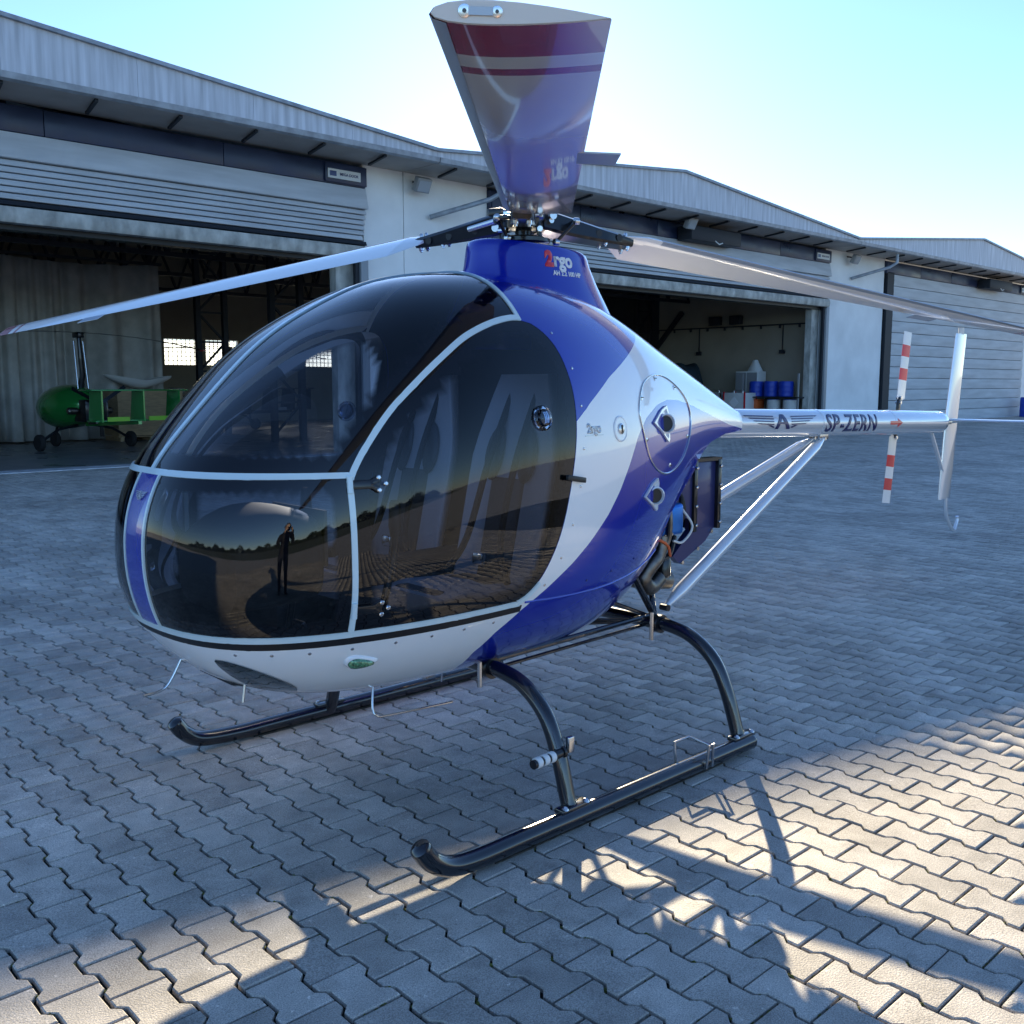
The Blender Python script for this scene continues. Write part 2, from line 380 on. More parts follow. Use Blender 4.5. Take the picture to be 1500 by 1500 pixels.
# ================================================================ hangars
WY_, FY = -16.3, -15.0
def floodlight(name, x, z, parent, y=WY_+.35):
    f = MB().box((x, y, z), (.42, .16, .34), Matrix.Rotation(R(-28), 3, 'X')).build(name, MT['steel_grey'], parent, bevel=.02)
    MB().box((x, y+.072, z-.045), (.34, .03, .26), Matrix.Rotation(R(-28), 3, 'X')).build('glass', MT['lamp_glass'], f)
    MB().bar((x, y-.05, z+.05), (x, WY_, z+.12), .05).build('bracket', MT['dark_steel'], f)
def sign_plate(x, z, parent):
    p = MB().box((x, WY_+.19, z), (.86, .02, .20)).build('sign_plate', MT['plastic_white'], parent)
    t = text_mesh('MEGA DOOR', .082, 0, .002)
    def fn(u, v): return (x-.12-u, WY_+.2015, z+v), (0, 1, 0)
    wrap(t, fn, 'lettering', MT['letter_navy'], p, step=5, thick=.002)
    MB().box((x+.30, WY_+.203, z), (.17, .006, .11)).build('logo_patch', MT['letter_navy'], p)
def hangar(label, x0, x1, xp, zv0, zp, zv1, dl, dr, door, zl, zr):
    """x0 > x1 (x runs to the right of the picture towards minus); dl > dr the door edges"""
    H = empty('hangar', (0, 0, 0), label, 'hangar', 'row of hangars')
    e = .012
    # piers
    for a, b in ((x0-e, dl), (dr, x1+e)):
        if a-b > .05: MB().box(((a+b)/2, WY_-.15, 3.29), (a-b, .3, 6.58)).build('wall', MT['plaster'], H)
    MB().box(((dl+dr)/2, WY_-.32, 5.66), (dl-dr, .2, 1.84)).build('wall', MT['dark_wall'], H)
    # fascia with gable top, made of sheets
    n = max(2, int(round((x0-x1)/2.4))); xs = [x0+(x1-x0)*i/n for i in range(n+1)]
    def ztop(x): return zv0+(zp-zv0)*(x0-x)/(x0-xp) if x > xp else zp+(zv1-zp)*(xp-x)/(xp-x1)
    for i in range(n):
        a, b = xs[i]-.003, xs[i+1]+.003; pts = [(a, 6.68), (a, ztop(a))]+([(xp, zp)] if a > xp > b else [])+[(b, ztop(b)), (b, 6.68)]
        MB().prism(pts, 'y', FY-.04-random.uniform(0, .006), FY).build('fascia_sheet', MT['fascia'], H)
    top = [(x0, zv0), (xp, zp), (x1, zv1)]
    tp = MB()
    for (a, za), (b, zb) in zip(top, top[1:]): tp.bar((a, FY+.0, za+.03), (b, FY+.0, zb+.03), .16, .07)
    tp.build('verge_trim', MT['gutter'], H)
    MB().prism([(FY+.02, 6.56), (FY+.10, 6.59), (FY+.12, 6.69), (FY+.02, 6.72)], 'x', x0-e, x1+e).build('gutter', MT['gutter'], H)
    MB().box(((x0+x1)/2, (FY+WY_)/2, 6.60), (x0-x1-2*e, FY-WY_+.02, .04)).build('soffit', MT['soffit'], H)
    x = x0-.6
    while x > x1+.2:
        MB().bar((x, FY-.05, 6.545), (x-.12, FY-.85, 6.50), .06, .05).build('soffit_bracket', MT['dark_steel'], H); x -= 1.55
    # roof
    def gab(d): return [(x0, zv0+d), (xp, zp+d), (x1, zv1+d)]
    MB().prism(gab(-.12)+gab(-.02)[::-1], 'y', FY-.06, -36.5).build('roof', [MT['roof']], H)
    # navy header: separate sheets
    n = 5; 
    for i in range(n):
        a, b = dl+(dr-dl)*i/n, dl+(dr-dl)*(i+1)/n
        MB().box(((a+b)/2, WY_+.04, 6.27), (abs(a-b)-.012, .16, .46)).build('header_sheet', MT['navy_sheet'], H, bevel=.012)
    MB().box((dr+.55, WY_+.10, 6.27), (1.1, .14, .42)).build('header_box', MT['navy_sheet'], H, bevel=.015)
    sign_plate(dr+.62, 6.24, H)
    if door == 'open':
        # folded fabric: one tall fold on top, thin folds below, a dark strip as gap shade, then the bottom beam
        zz = [6.04, 5.56, 5.44, 5.325, 5.21, 5.095, 4.98, 4.86]
        for i in range(len(zz)-1):
            t, b = zz[i], zz[i+1]; dpt = .06 if i == 0 else 0
            prof = [(WY_+.02, t-.003), (WY_+.12, t-.012), (WY_+.155+dpt, b+.035), (WY_+.15+dpt, b+.008), (WY_+.02, b+.004)]
            MB().prism(prof, 'x', dl, dr+.02*i).build('door_fold_or_gap_shade', MT['door_fabric'], H, bevel=.008)
        MB().prism([(WY_+.02, 4.86), (WY_+.16, 4.84), (WY_+.20, 4.76), (WY_+.02, 4.74)], 'x', dl, dr+.05).build('door_fold_or_gap_shade', MT['dark_steel'], H)  # not fabric: dark strip stands in for the shaded gap above the beam
        MB().prism([(WY_-.02, 4.73), (WY_+.22, 4.73), (WY_+.25, 4.60), (WY_+.22, 4.45), (WY_-.02, 4.45)], 'x', dl, dr+.1).build('door_beam', MT['dirty_beam'], H, bevel=.015)
        MB().box(((dl+dr)/2, WY_-.2, 4.42), (dl-dr, .3, .12)).build('door_seal', MT['black_trim'], H)
        for xx, s in ((dr, 1), (dl, -1)):
            MB().box((xx+s*.10, WY_+.02, 2.24), (.20, .30, 4.42)).build('door_guide', MT['steel_grey'], H, bevel=.01)
            MB().box((xx+s*.26, WY_+.05, 2.24), (.10, .10, 4.42)).build('door_rail', MT['dark_steel'], H)
            MB().box((xx+s*.42, WY_-.30, 2.22), (.5, .25, 4.40)).build('door_post', MT['dirty_beam'], H)
    else:
        n = 13; hh = 6.04/n
        for i in range(n):
            prof = [(WY_-.05, hh*i+.006), (WY_+.05, hh*i+.012), (WY_+.075, hh*(i+.5)), (WY_+.05, hh*(i+1)-.012), (WY_-.05, hh*(i+1)-.006)]
            MB().prism(prof, 'x', dl-.75, dr).build('door_panel', MT['door_fabric'], H)
        MB().box(((dl+dr)/2, WY_-.09, 3.05), (dl-dr, .06, 6.1)).build('door_light_block', MT['dark_wall'], H)  # unseen backing sheet, added to stop sun leaking between the panels
        MB().box((dl-.36, WY_+.02, 3.05), (.55, .2, 6.06)).build('door_guide', MT['dark_steel'], H)
    MB().box(((dl+dr)/2, WY_+.05, .008), (dl-dr, .55, .016)).build('threshold', MT['threshold'], H)
    return H
HA = hangar('large hangar nearest the camera with open folded door and green gyrocopter inside', 9.0, -11.6, -1.3, 6.80, 7.66, 6.84, 7.0, -10.45, 'open', 0, 0)
HB = hangar('middle hangar with open door behind the tail boom and white pier', -11.6, -31.0, -20.7, 6.84, 7.66, 6.78, -14.25, -31.75+.6, 'open', 0, 0)
HC = hangar('farthest hangar at right edge with its panelled door closed', -31.0, -52.2, -41.8, 6.78, 7.80, 6.82, -35.6, -50.6, 'closed', 0, 0)
floodlight('floodlight', -11.9, 6.28, HA); floodlight('floodlight', -22.0+.2, 6.42, HB, WY_+.75); floodlight('floodlight', -32.6, 6.30, HC)
for xx, par in ((-13.7, HB), (-34.2, HC)):   # downpipe elbows on the piers
    MB().tube([(xx, FY-.1, 6.56), (xx, FY-.1, 6.22), (xx+.25, FY-.25, 6.05), (xx+1.35, WY_+.06, 5.62)], .06, 10).build('downpipe', MT['gutter'], par)
for xx, par in ((-23.2, HB), (-45.6, HC)):
    b = MB().box((xx, WY_+.45, 6.18), (2.6, .55, .42)).build('door_motor_box', MT['dark_steel'], par, bevel=.02)
    MB().tube([(xx+.1, WY_+.72, 6.02), (xx-.1, WY_+.74, 5.93), (xx-.3, WY_+.72, 5.99)], .02, 6).build('cable', MT['plastic_white'], b)
MB().box((-14.55, WY_+.06, 3.2), (.5, .2, 6.4)).build('door_guide', MT['navy_sheet'], HB)
# inside
hf = tag(MB().box((-21.6, -26.4, -.046), (61, 20.1, .1)).build('hangar_floor', MT['hall_floor']), kind='structure')
def wallbox(c, d, m, par, name='wall'): return MB().box(c, d).build(name, m, par)
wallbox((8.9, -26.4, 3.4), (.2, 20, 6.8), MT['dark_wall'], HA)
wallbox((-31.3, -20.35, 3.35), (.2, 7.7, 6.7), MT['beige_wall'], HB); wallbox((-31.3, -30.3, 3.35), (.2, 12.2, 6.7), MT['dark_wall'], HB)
MB().prism([(9, 0), (9, 6.72), (-1.3, 7.56), (-11.6, 6.74), (-11.6, 0)], 'y', -36.5, -36.3).build('wall', MT['beige_wall'], HA)
wins = [(-14.4, -15.9), (-16.2, -17.7), (-19.0, -20.6), (-21.0, -22.6), (-24, -25.6)]
wallbox((-21.4, -36.4, 1.2), (19.6, .2, 2.4), MT['beige_wall'], HB); MB().prism([(-11.6, 3.45), (-11.6, 6.74), (-20.7, 7.56), (-31.0, 6.70), (-31.2, 3.45)], 'y', -36.5, -36.3).build('wall', MT['beige_wall'], HB)
edges = [-11.6]+[v for w in wins for v in w]+[-31.2]
for a, b in zip(edges[::2], edges[1::2]): wallbox(((a+b)/2, -36.4, 2.925), (a-b, .2, 1.05), MT['beige_wall'], HB)
for a, b in wins:
    w = MB().box(((a+b)/2, -36.38, 2.925), (a-b, .02, 1.05)).build('window', MT['frost'], HB)
    g = MB()
    for i in range(1, 8): g.bar((a+(b-a)*i/8, -36.35, 2.4), (a+(b-a)*i/8, -36.35, 3.45), .025)
    for i in range(1, 6): g.bar((a, -36.34, 2.4+1.05*i/6), (b, -36.34, 2.4+1.05*i/6), .025)
    g.build('glazing_bar', MT['steel_grey'], w)
def truss(y, xa, xb, xp, za, zp, zb, par):
    g = MB(); zc = 5.0; n = 14
    def zt(x): return (za+(zp-za)*(xa-x)/(xa-xp) if x > xp else zp+(zb-zp)*(xp-x)/(xp-xb))-.25
    g.bar((xa, y, zc), (xb, y, zc), .12); g.bar((xa, y, zt(xa)), (xp, y, zt(xp)), .12); g.bar((xp, y, zt(xp)), (xb, y, zt(xb)), .12)
    for i in range(n):
        a, b = xa+(xb-xa)*i/n, xa+(xb-xa)*(i+1)/n; m_ = (a+b)/2
        g.bar((a, y, zc), (m_, y, zt(m_)), .07); g.bar((m_, y, zt(m_)), (b, y, zc), .07)
    g.build('roof_truss', MT['dark_steel'], par)
for y in (-18.5, -22.5, -27, -32):
    truss(y, 8.8, -11.4, -1.3, 6.8, 7.66, 6.84, HA); truss(y, -11.7, -31, -20.7, 6.84, 7.66, 6.78, HB)
def lattice(x, y, par):
    g = MB()
    for s in (-.45, .45): g.bar((x+s, y, 0), (x+s, y, 6.7), .16, .16)
    for i in range(7):
        z0, z1 = .2+i*.9, .2+(i+1)*.9; s = 1 if i % 2 else -1
        g.bar((x-.45*s, y, z0), (x+.45*s, y, z1), .06); g.bar((x-.45, y, z1), (x+.45, y, z1), .06)
    g.build('lattice_column', MT['dark_steel'], par)
for y in (-21.5, -26, -31.5): lattice(-11.4, y, HB)
lattice(-30.6, -24.6, HB)
g = MB(); g.bar((-31.1, -16.6, 3.9), (-31.1, -24.2, 3.9), .05)
for i in range(9): g.box((-31.05, -17.3-i*.85, 3.82), (.06, .06, .12))
for y, z in ((-22, 2.87), (-18.05, 2.86)): g.box((-31.1, y, z), (.1, .22, .14)); g.bar((-31.12, y, z), (-31.12, y, 3.9), .03)
g.build('conduit_rail', MT['dark_steel'], HB)
for y in (-20.1, -21.1): MB().box((-30.95, y, 4.15), (.25, .5, .35)).build('floodlight', MT['dark_steel'], HB, bevel=.02)
MB().bar((-31.1, -22.9, 4.6), (-31.1, -24.3, 3.1), .16).build('wall_brace', MT['dark_steel'], HB)
# curtain
def curtain(xa, xb, y, z0, z1):
    n = 420; rows = 9; vs = []; fs = []
    for j in range(rows):
        t = j/(rows-1)
        for i in range(n):
            u = i/(n-1); ph = u*120+math.sin(u*17)*3
            amp = (.20+.09*math.sin(u*23))*(.45+.55*t)
            vs.append((xa+(xb-xa)*u+.04*math.sin(ph*1.7)*t, y+amp*math.sin(ph)+.03*math.sin(ph*2.3+2), z1+(z0-z1)*t-(.12*abs(math.sin(u*9.5)) if j == 0 else 0)))
    for j in range(rows-1):
        for i in range(n-1): fs.append((j*n+i, j*n+i+1, (j+1)*n+i+1, (j+1)*n+i))
    me = bpy.data.meshes.new('curtain'); me.from_pydata(vs, [], fs); me.shade_smooth()
    o = link_mesh('curtain', me, None, [MT['curtain']]); md = o.modifiers.new('thickness', 'SOLIDIFY'); md.thickness = .006
    return o
cu = curtain(4.5, -9.6, -25.6, .05, 5.05); tag(cu, 'long grey plastic curtain hanging behind the green gyrocopter', 'curtain')
MB().bar((4.5, -25.6, 5.08), (-9.7, -25.6, 5.08), .08).build('curtain_rail', MT['dark_steel'], cu)
# ---- gyrocopters
def wheel(name, c, r, w, par, ax=(1, 0, 0)):
    t = MB().lathe([(r*.62, -w/2), (r*.9, -w/2), (r, -w*.3), (r, w*.3), (r*.9, w/2), (r*.62, w/2)], c, ax, 24).build(name, MT['rubber'], par)
    MB().lathe([(r*.2, -w*.42), (r*.62, -w*.35), (r*.62, w*.35), (r*.2, w*.42)], c, ax, 16).build('rim', MT['steel'], t)
def gyro(loc, rz, paint, accent, label, blade_az):
    g = empty('gyrocopter', loc, label, 'gyrocopter', rz=rz)   # nose towards -y, tail towards +y
    rings = []
    for t in np.linspace(0, 1, 15):
        y = -1.75+2.35*t; w = .66*math.sin(math.pi*min(1, t*.93+.05))**.6; h = .56*math.sin(math.pi*min(1, t*.90+.07))**.55
        rings.append([(w*math.cos(a), y, .98+.12*t+h*math.sin(a)) for a in np.linspace(0, 2*math.pi, 24, endpoint=False)])
    MB().loft(rings).build('pod', paint, g, smooth=60)
    MB().box((0, .42, .95), (.62, .55, .55)).build('engine', MT['black_metal'], g, bevel=.05)
    for s in (-1, 1):
        MB().lathe([(.05, 0), (.085, .04), (.085, .25), (.06, .28)], (s*.3, .35, .95), (s, 0, 0), 12).build('cylinder_head', MT['worn_steel'], g)
    MB().tube([(.1, .6, .72), (.3, .85, .66), (.32, 1.2, .7)], .04, 8).build('exhaust', MT['worn_steel'], g)
    MB().tube([(0, -.1, 1.2), (0, .1, 1.8), (0, .02, 2.75)], [.09, .07, .05], 10).build('mast', MT['black_metal'], g)
    for s in (-1, 1): MB().tube([(s*.14, .12, 1.35), (s*.12, -.02, 2.65)], .014, 8).build('control_rod', MT['steel'], g)
    MB().box((0, 0, 2.8), (.16, .30, .14)).build('rotor_head', MT['black_metal'], g, bevel=.02)
    for k in (0, 1):
        a = blade_az+k*math.pi; d = Vector((math.cos(a), math.sin(a), 0)); n_ = Vector((-d.y, d.x, 0)); rg = []
        for t in np.linspace(0, 1, 8):
            p = d*(.15+3.9*t)+Vector((0, 0, 2.86-.32*t*t)); rg.append([p+n_*.09, p+Vector((0, 0, .014)), p-n_*.11, p-Vector((0, 0, .010))])
        b = MB().loft(rg).build('rotor_blade', MT['black_metal'], g)
        q = rg[-1][0]*.5+rg[-1][2]*.5
        MB().box(q, (.12, .12, .035), Matrix.Rotation(a, 3, 'Z')).build('blade_tip', MT['red'], b)
    MB().bar((0, .2, .62), (0, 2.5, .72), .09, .11).build('tail_boom', paint, g)
    MB().box((0, 2.35, 1.46), (2.5, .55, .035)).build('tailplane', paint, g, bevel=.012)
    for x in (-1.0, -.05, 1.0):
        MB().prism([(2.05, .78), (2.62, .74), (2.62, 1.44), (2.15, 1.44)], 'x', x-.018, x+.018).build('tail_fin', paint, g)
    MB().box((0, 2.3, .76), (2.2, .4, .035)).build('lower_tailplane', paint, g, bevel=.012)
    for x in (-.5, .55): MB().box((x, 2.515, .80), (.55, .02, .10)).build('reflector_panel', accent, g)
    pr = MB().lathe([(.09, 0), (.07, .1), (.01, .18)], (0, .78, 1.12), (0, 1, 0), 14).build('propeller_spinner', MT['black_metal'], g)
    for k in range(3):
        a = k*2.094+.5; d = Vector((math.cos(a), 0, math.sin(a))); c = Vector((0, .82, 1.12))
        MB().bar(c, c+d*.8, .09, .02, (0, 1, .4)).build('propeller_blade', MT['black_metal'], pr)
    for s in (-1, 1):
        MB().tube([(s*.2, .1, .6), (s*.7, .12, .5), (s*1.15, .15, .24)], .035, 8).build('wheel_leg', MT['black_metal'], g)
        wheel('wheel', (s*1.2, .15, .20), .20, .13, g)
    wheel('wheel', (0, -1.35, .19), .19, .11, g); MB().bar((0, -1.35, .2), (0, -1.2, .65), .05).build('nose_fork', MT['black_metal'], g)
    return g
gyro((-6.0, -22.2, .006), R(10), MT['green'], MT['lime'], 'metallic green gyrocopter parked tail-out in front of the grey curtain', R(8))
gyro((-13.2, -28.5, .006), R(25), MT['black_metal'], MT['steel_grey'], 'dark gyrocopter deep in the hangar near the bright back windows', R(-20))
# crate on pallet, hull, bench
def pallet(par, c):
    for k in range(5): MB().box((c[0], c[1]-.5+k*.25, .13), (1.9, .12, .025)).build('pallet_board', MT['wood'], par)
    for k in (-.85, 0, .85): MB().box((c[0]+k, c[1], .06), (.1, 1.1, .11)).build('pallet_block', MT['wood'], par)
cr_ = empty('wooden_crate', (-8.7, -25.0, .006), 'large plywood crate on a pallet beside the green gyrocopter', 'crate')
MB().box((0, 0, .80), (1.85, 1.1, 1.28)).build('box', MT['wood'], cr_, bevel=.01)
for x in (-.9, .9): MB().box((x, .565, .8), (.09, .03, 1.28)).build('batten', MT['wood'], cr_)
MB().box((0, .565, 1.39), (1.71, .03, .09)).build('batten', MT['wood'], cr_); pallet(cr_, (0, 0))
c2 = empty('wooden_crate', (-3.2, -24.6, .006), 'low plywood crate left of the green gyrocopter', 'crate')
MB().box((0, 0, .55), (.9, .8, .8)).build('box', MT['wood'], c2, bevel=.01)
for x in (-.42, .42): MB().box((x, .412, .55), (.07, .025, .8)).build('batten', MT['wood'], c2)
MB().box((0, 0, .1), (.95, .85, .08)).build('pallet_board', MT['wood'], c2)
fr_ = MB(); rg = []
for t in np.linspace(0, 1, 14):
    w = .34*math.sin(math.pi*min(.98, t*.9+.06))**.7; rg.append([(-.95+1.9*t, w*math.cos(a), .30+.22*abs(t-.45)*2**.5-w*.75*max(0, math.sin(a))-(.02 if math.sin(a) < 0 else 0)) for a in np.linspace(0, 2*math.pi, 16, endpoint=False)])
fo = fr_.loft(rg).build('spare_fairing', MT['plastic_white'], None, smooth=60, loc=(-8.6, -25.0, 1.41)); tag(fo, 'white boat-shaped fairing lying on top of the plywood crate', 'fairing')
wb = empty('workbench', (-10.6, -27.4, .006), 'dark workbench with covered parts behind the crate', 'workbench')
MB().box((0, 0, 1.22), (2.2, .8, .06)).build('top', MT['dark_steel'], wb)
for x in (-1, 1):
    for y in (-.33, .33): MB().bar((x, y, 0), (x, y, 1.2), .07).build('leg', MT['dark_steel'], wb)
MB().box((0, 0, .5), (2.0, .7, .04)).build('shelf', MT['dark_steel'], wb)
MB().lathe([(.2, 0), (.3, .1), (.22, .22), (.05, .25)], (-.2, 0, 1.25), (0, 0, 1), 12).build('covered_part', MT['curtain'], wb)
# hangar B store
tp_ = MB(); rg = []
for z, s in ((0, 1), (.8, .98), (1.7, .92), (2.2, .8), (2.36, .72)):
    rg.append([(s*.75*math.copysign(abs(math.cos(a))**.5, math.cos(a))*(1+.06*math.sin(7*a+z)), s*1.35*math.copysign(abs(math.sin(a))**.5, math.sin(a))*(1+.05*math.sin(9*a)), z+(.1*math.sin(3*a) if z > 2 else 0)) for a in np.linspace(0, 2*math.pi, 36, endpoint=False)])
tag(tp_.loft(rg).build('covered_machine', MT['tarp'], None, smooth=60, loc=(-29.9, -22.4, .006)), 'machine under dark teal tarpaulin in the middle hangar', 'machine')
def drum(loc, r, h, label, m=MT['drum_blue'], lid=None, grp=None):
    d = empty('drum', loc, label, 'drum', grp)
    MB().lathe([(r*.94, 0), (r, .02), (r, h*.31), (r*1.03, h*.33), (r, h*.35), (r, h*.64), (r*1.03, h*.66), (r, h*.68), (r, h-.03), (r*.95, h)], (0, 0, 0), (0, 0, 1), 24).build('barrel', m, d)
    MB().lathe([(r*.93, h-.002), (r*.93, h+.02), (r*.85, h+.022)], (0, 0, 0), (0, 0, 1), 24).build('lid', lid or m, d)
    return d
rk = empty('storage_rack', (-30.5, -17.9, .006), 'steel rack holding blue drums near the door post', 'rack')
for z in (.62, 1.10): MB().box((0, 0, z), (.9, 2.5, .05)).build('shelf', MT['dark_steel'], rk)
for y in (-1.22, 1.22):
    for x in (-.42, .42): MB().bar((x, y, 0), (x, y, 2.0), .06).build('upright', MT['steel_grey'], rk)
for k, (y, lb) in enumerate(((-18.75, 'left'), (-18.1, 'middle'), (-17.45, 'right'))):
    drum((-30.5, y, 1.135), .28, .56, 'blue plastic drum on the upper rack shelf, %s of three' % lb, grp='drums on the rack')
for y, lb in ((-17.9, 'white drum with blue lid on the lower rack shelf, left one'), (-17.2, 'white drum with blue lid on the lower rack shelf, right one')):
    drum((-30.4, y, .652), .26, .36, lb, MT['plastic_white'], MT['drum_blue'], 'white drums on the rack')
ob = empty('orange_box', (-30.4, -18.75, .652), 'small orange plastic box on the lower rack shelf', 'box')
MB().box((0, 0, .17), (.5, .55, .32)).build('body', MT['orange'], ob, bevel=.03); MB().box((0, 0, .35), (.54, .59, .04)).build('lid', MT['orange'], ob, bevel=.012)
for (y, lb, m) in ((-20.2, 'grey metal transport case with hazard diamond in the middle hangar', MT['steel_grey']), (-19.1, 'pale metal transport case with red edges in the middle hangar', MT['plastic_white'])):
    c = empty('transport_case', (-29.9, y, .006), lb, 'case')
    MB().box((0, 0, .64), (.8, .95, 1.26)).build('body', m, c, bevel=.02)
    for yy in (-.47, .47):
        for xx in (-.39, .39): MB().bar((xx, yy, 0), (xx, yy, 1.3), .05).build('corner_post', MT['red'] if m is MT['plastic_white'] else MT['steel'], c)
    MB().box((.405, 0, .9), (.012, .3, .3), Matrix.Rotation(R(45), 3, 'X')).build('label_plate', MT['letter_white'], c)
    MB().tube([(.1, -.2, 1.27), (.1, -.2, 1.36), (.1, .2, 1.36), (.1, .2, 1.27)], .015, 6).build('handle', MT['steel'], c)
cb = empty('cabinet', (-30.75, -19.2, .006), 'pale metal cabinet behind the transport cases', 'cabinet')
MB().box((0, 0, 1.05), (.6, 1.0, 2.1)).build('body', MT['plastic_white'], cb, bevel=.01); MB().box((.303, .25, 1.05), (.01, .46, 2.0)).build('door', MT['steel_grey'], cb); MB().box((.303, -.25, 1.05), (.01, .46, 2.0)).build('door', MT['steel_grey'], cb)
rg = []
for t in np.linspace(0, 1, 7): rg.append([(-30.75+(.2-.12*t)*math.cos(a), -19.0+(.3-.22*t)*math.sin(a)*(1+.2*math.sin(5*a)), 2.1+.45*t) for a in np.linspace(0, 2*math.pi, 18, endpoint=False)])
tag(MB().loft(rg).build('plastic_bag', MT['plastic_white'], None, smooth=60), 'crumpled white plastic bag on top of the cabinet', 'bag')
for x, y, lb in ((-49.2, -15.4, 'blue barrel by the far hangar door, left of the pair at the right edge'), (-49.9, -15.0, 'blue barrel by the far hangar door, right of the pair at the right edge')):
    drum((x, y, -.004), .31, .95, lb, grp='blue barrels outside')
# ================================================================ what the glass mirrors: trees across the airfield
def leafmass(name, label, cx_, cy_, L, ang, h, n):
    P = rng.random((n, 3)); th = R(ang)
    u = (P[:, 0]-.5)*L; w = (P[:, 1]-.5)*14; prof = h*(.55+.3*np.sin(u*.11+cx_)+.25*np.sin(u*.31+1)); z = P[:, 2]*np.maximum(prof, 3)
    X = cx_+u*math.cos(th)-w*math.sin(th); Y = cy_+u*math.sin(th)+w*math.cos(th)
    d = rng.normal(0, 1, (n, 3, 3)); d *= (rng.uniform(.7, 1.7, (n, 1, 1))/np.linalg.norm(d, axis=2, keepdims=True))
    V = (np.stack([X, Y, z], -1)[:, None]+d).reshape(-1, 3)
    me = bpy.data.meshes.new(name); me.from_pydata(V.tolist(), [], np.arange(n*3).reshape(-1, 3).tolist())
    return tag(link_mesh(name, me, None, [MT['leaf']]), label, 'woodland', kind='stuff')
leafmass('woodland', 'far dark wood across the airfield mirrored in the cabin glass', 150, 60, 260, 112, 10, 14000)
leafmass('woodland', 'far dark wood behind the photographer mirrored in the door', 40, 170, 260, 172, 9, 14000)
# ================================================================ helicopter
HELI = empty('helicopter', (0, 0, 0), 'blue and white two-seat helicopter with tinted bubble cabin standing on black skids', 'helicopter')
def pchip(xs, ys, x):
    xs = np.array(xs, float); ys = np.array(ys, float)
    if xs[0] > xs[-1]: xs = xs[::-1]; ys = ys[::-1]
    h = np.diff(xs); d = np.diff(ys)/h; m = np.zeros(len(xs))
    for i in range(1, len(xs)-1):
        if d[i-1]*d[i] > 0:
            w1 = 2*h[i]+h[i-1]; w2 = h[i]+2*h[i-1]; m[i] = (w1+w2)/(w1/d[i-1]+w2/d[i])
    m[0] = d[0]; m[-1] = d[-1]
    x = np.clip(np.asarray(x, float), xs[0], xs[-1]); i = np.clip(np.searchsorted(xs, x)-1, 0, len(h)-1); t = (x-xs[i])/h[i]
    return (2*t**3-3*t**2+1)*ys[i]+(t**3-2*t**2+t)*h[i]*m[i]+(-2*t**3+3*t**2)*ys[i+1]+(t**3-t**2)*h[i]*m[i+1]
XN = 1.745
def qn(x): return -np.sqrt(np.maximum(XN-np.asarray(x, float), 0))
TX = [1.745,1.72,1.673,1.545,1.42,1.296,1.16,1.0,.83,.61,.33,0,-.3,-.56,-.765,-.98,-1.29,-1.56]
TZ = [1.06,1.215,1.32,1.475,1.605,1.725,1.82,1.905,1.98,2.025,2.05,2.02,1.95,1.85,1.77,1.69,1.57,1.463]
BX = [1.745,1.735,1.70,1.62,1.50,1.30,1.0,.7,.3,0,-.3,-.6,-1.0,-1.56]
BZ = [1.06,.94,.82,.70,.60,.52,.475,.46,.455,.46,.52,.70,1.05,1.31]
WX = [1.745,1.735,1.70,1.62,1.50,1.30,1.1,.9,.7,.5,.3,0,-.3,-.6,-.9,-1.2,-1.4,-1.56]
WYY = [0,.15,.285,.415,.51,.595,.64,.66,.662,.645,.63,.58,.50,.395,.285,.185,.125,.082]
KG = np.linspace(-math.sqrt(XN+1.56), 0, 3001)
def smooth_table(xs, ys, sig=.045):
    f = pchip(qn(xs), ys, KG); h = KG[1]-KG[0]; n = int(3*sig/h); w = np.exp(-.5*(np.arange(-n, n+1)*h/sig)**2); w /= w.sum()
    ext = np.concatenate([2*f[0]-f[n:0:-1], f, 2*f[-1]-f[-2:-n-2:-1]])   # odd reflection at both ends
    return np.convolve(ext, w, 'valid')
TAB_B, TAB_T, TAB_W = smooth_table(BX, BZ), smooth_table(TX, TZ), smooth_table(WX, WYY)
def hull(x, t):
    """t 0..2pi: 0 top, pi/2 port, pi bottom, 3pi/2 starboard"""
    x = np.asarray(x, float); t = np.asarray(t, float); k = qn(x)
    b, tp, w = np.interp(k, KG, TAB_B), np.interp(k, KG, TAB_T), np.interp(k, KG, TAB_W)
    m = b+(tp-b)*pchip([-1.56,-.6,.2,1.2,1.745], [.5,.5,.44,.42,.42], x)
    c, s = np.cos(t), np.sin(t); n = np.where(c >= 0, 2.55, 2.3)
    r = (np.abs(c)**n+np.abs(s)**n)**(-1/n)
    return np.stack([x+0*t, w*s*r, np.where(c >= 0, m+(tp-m)*c*r, m+(m-b)*c*r)], -1)
def hull_n(x, t, e=.002):
    xa, xb = np.minimum(x+e, XN-1e-5), x-e
    n = np.cross(hull(xb, t)-hull(xa, t), hull(x, t+e)-hull(x, t-e)); l = np.linalg.norm(n, axis=-1, keepdims=True)
    n = n/np.maximum(l, 1e-12)
    # orient outwards
    P = hull(x, t); c = np.stack([P[..., 0]-.25*(P[..., 0]-.3), 0*P[..., 1], 0*P[..., 2]+1.15], -1)
    s = np.sign(np.sum(n*(P-c), -1, keepdims=True)); s[s == 0] = 1
    n = n*s; nose = (XN-P[..., 0]) < 2e-4; n[nose] = (1, 0, 0)
    return n
def on_hull(x, z, side=1, lift=0.):
    """point and normal of the skin at side-view position x, z"""
    ts = np.linspace(.002, math.pi-.002, 721); zz = hull(np.full_like(ts, x), ts)[:, 2]; t = np.interp(-z, -zz, ts)
    p = hull(np.array([x]), np.array([t]))[0]; n = hull_n(np.array([x]), np.array([t]))[0]
    p = p+n*lift; return Vector((p[0], side*p[1], p[2])), Vector((n[0], side*n[1], n[2]))
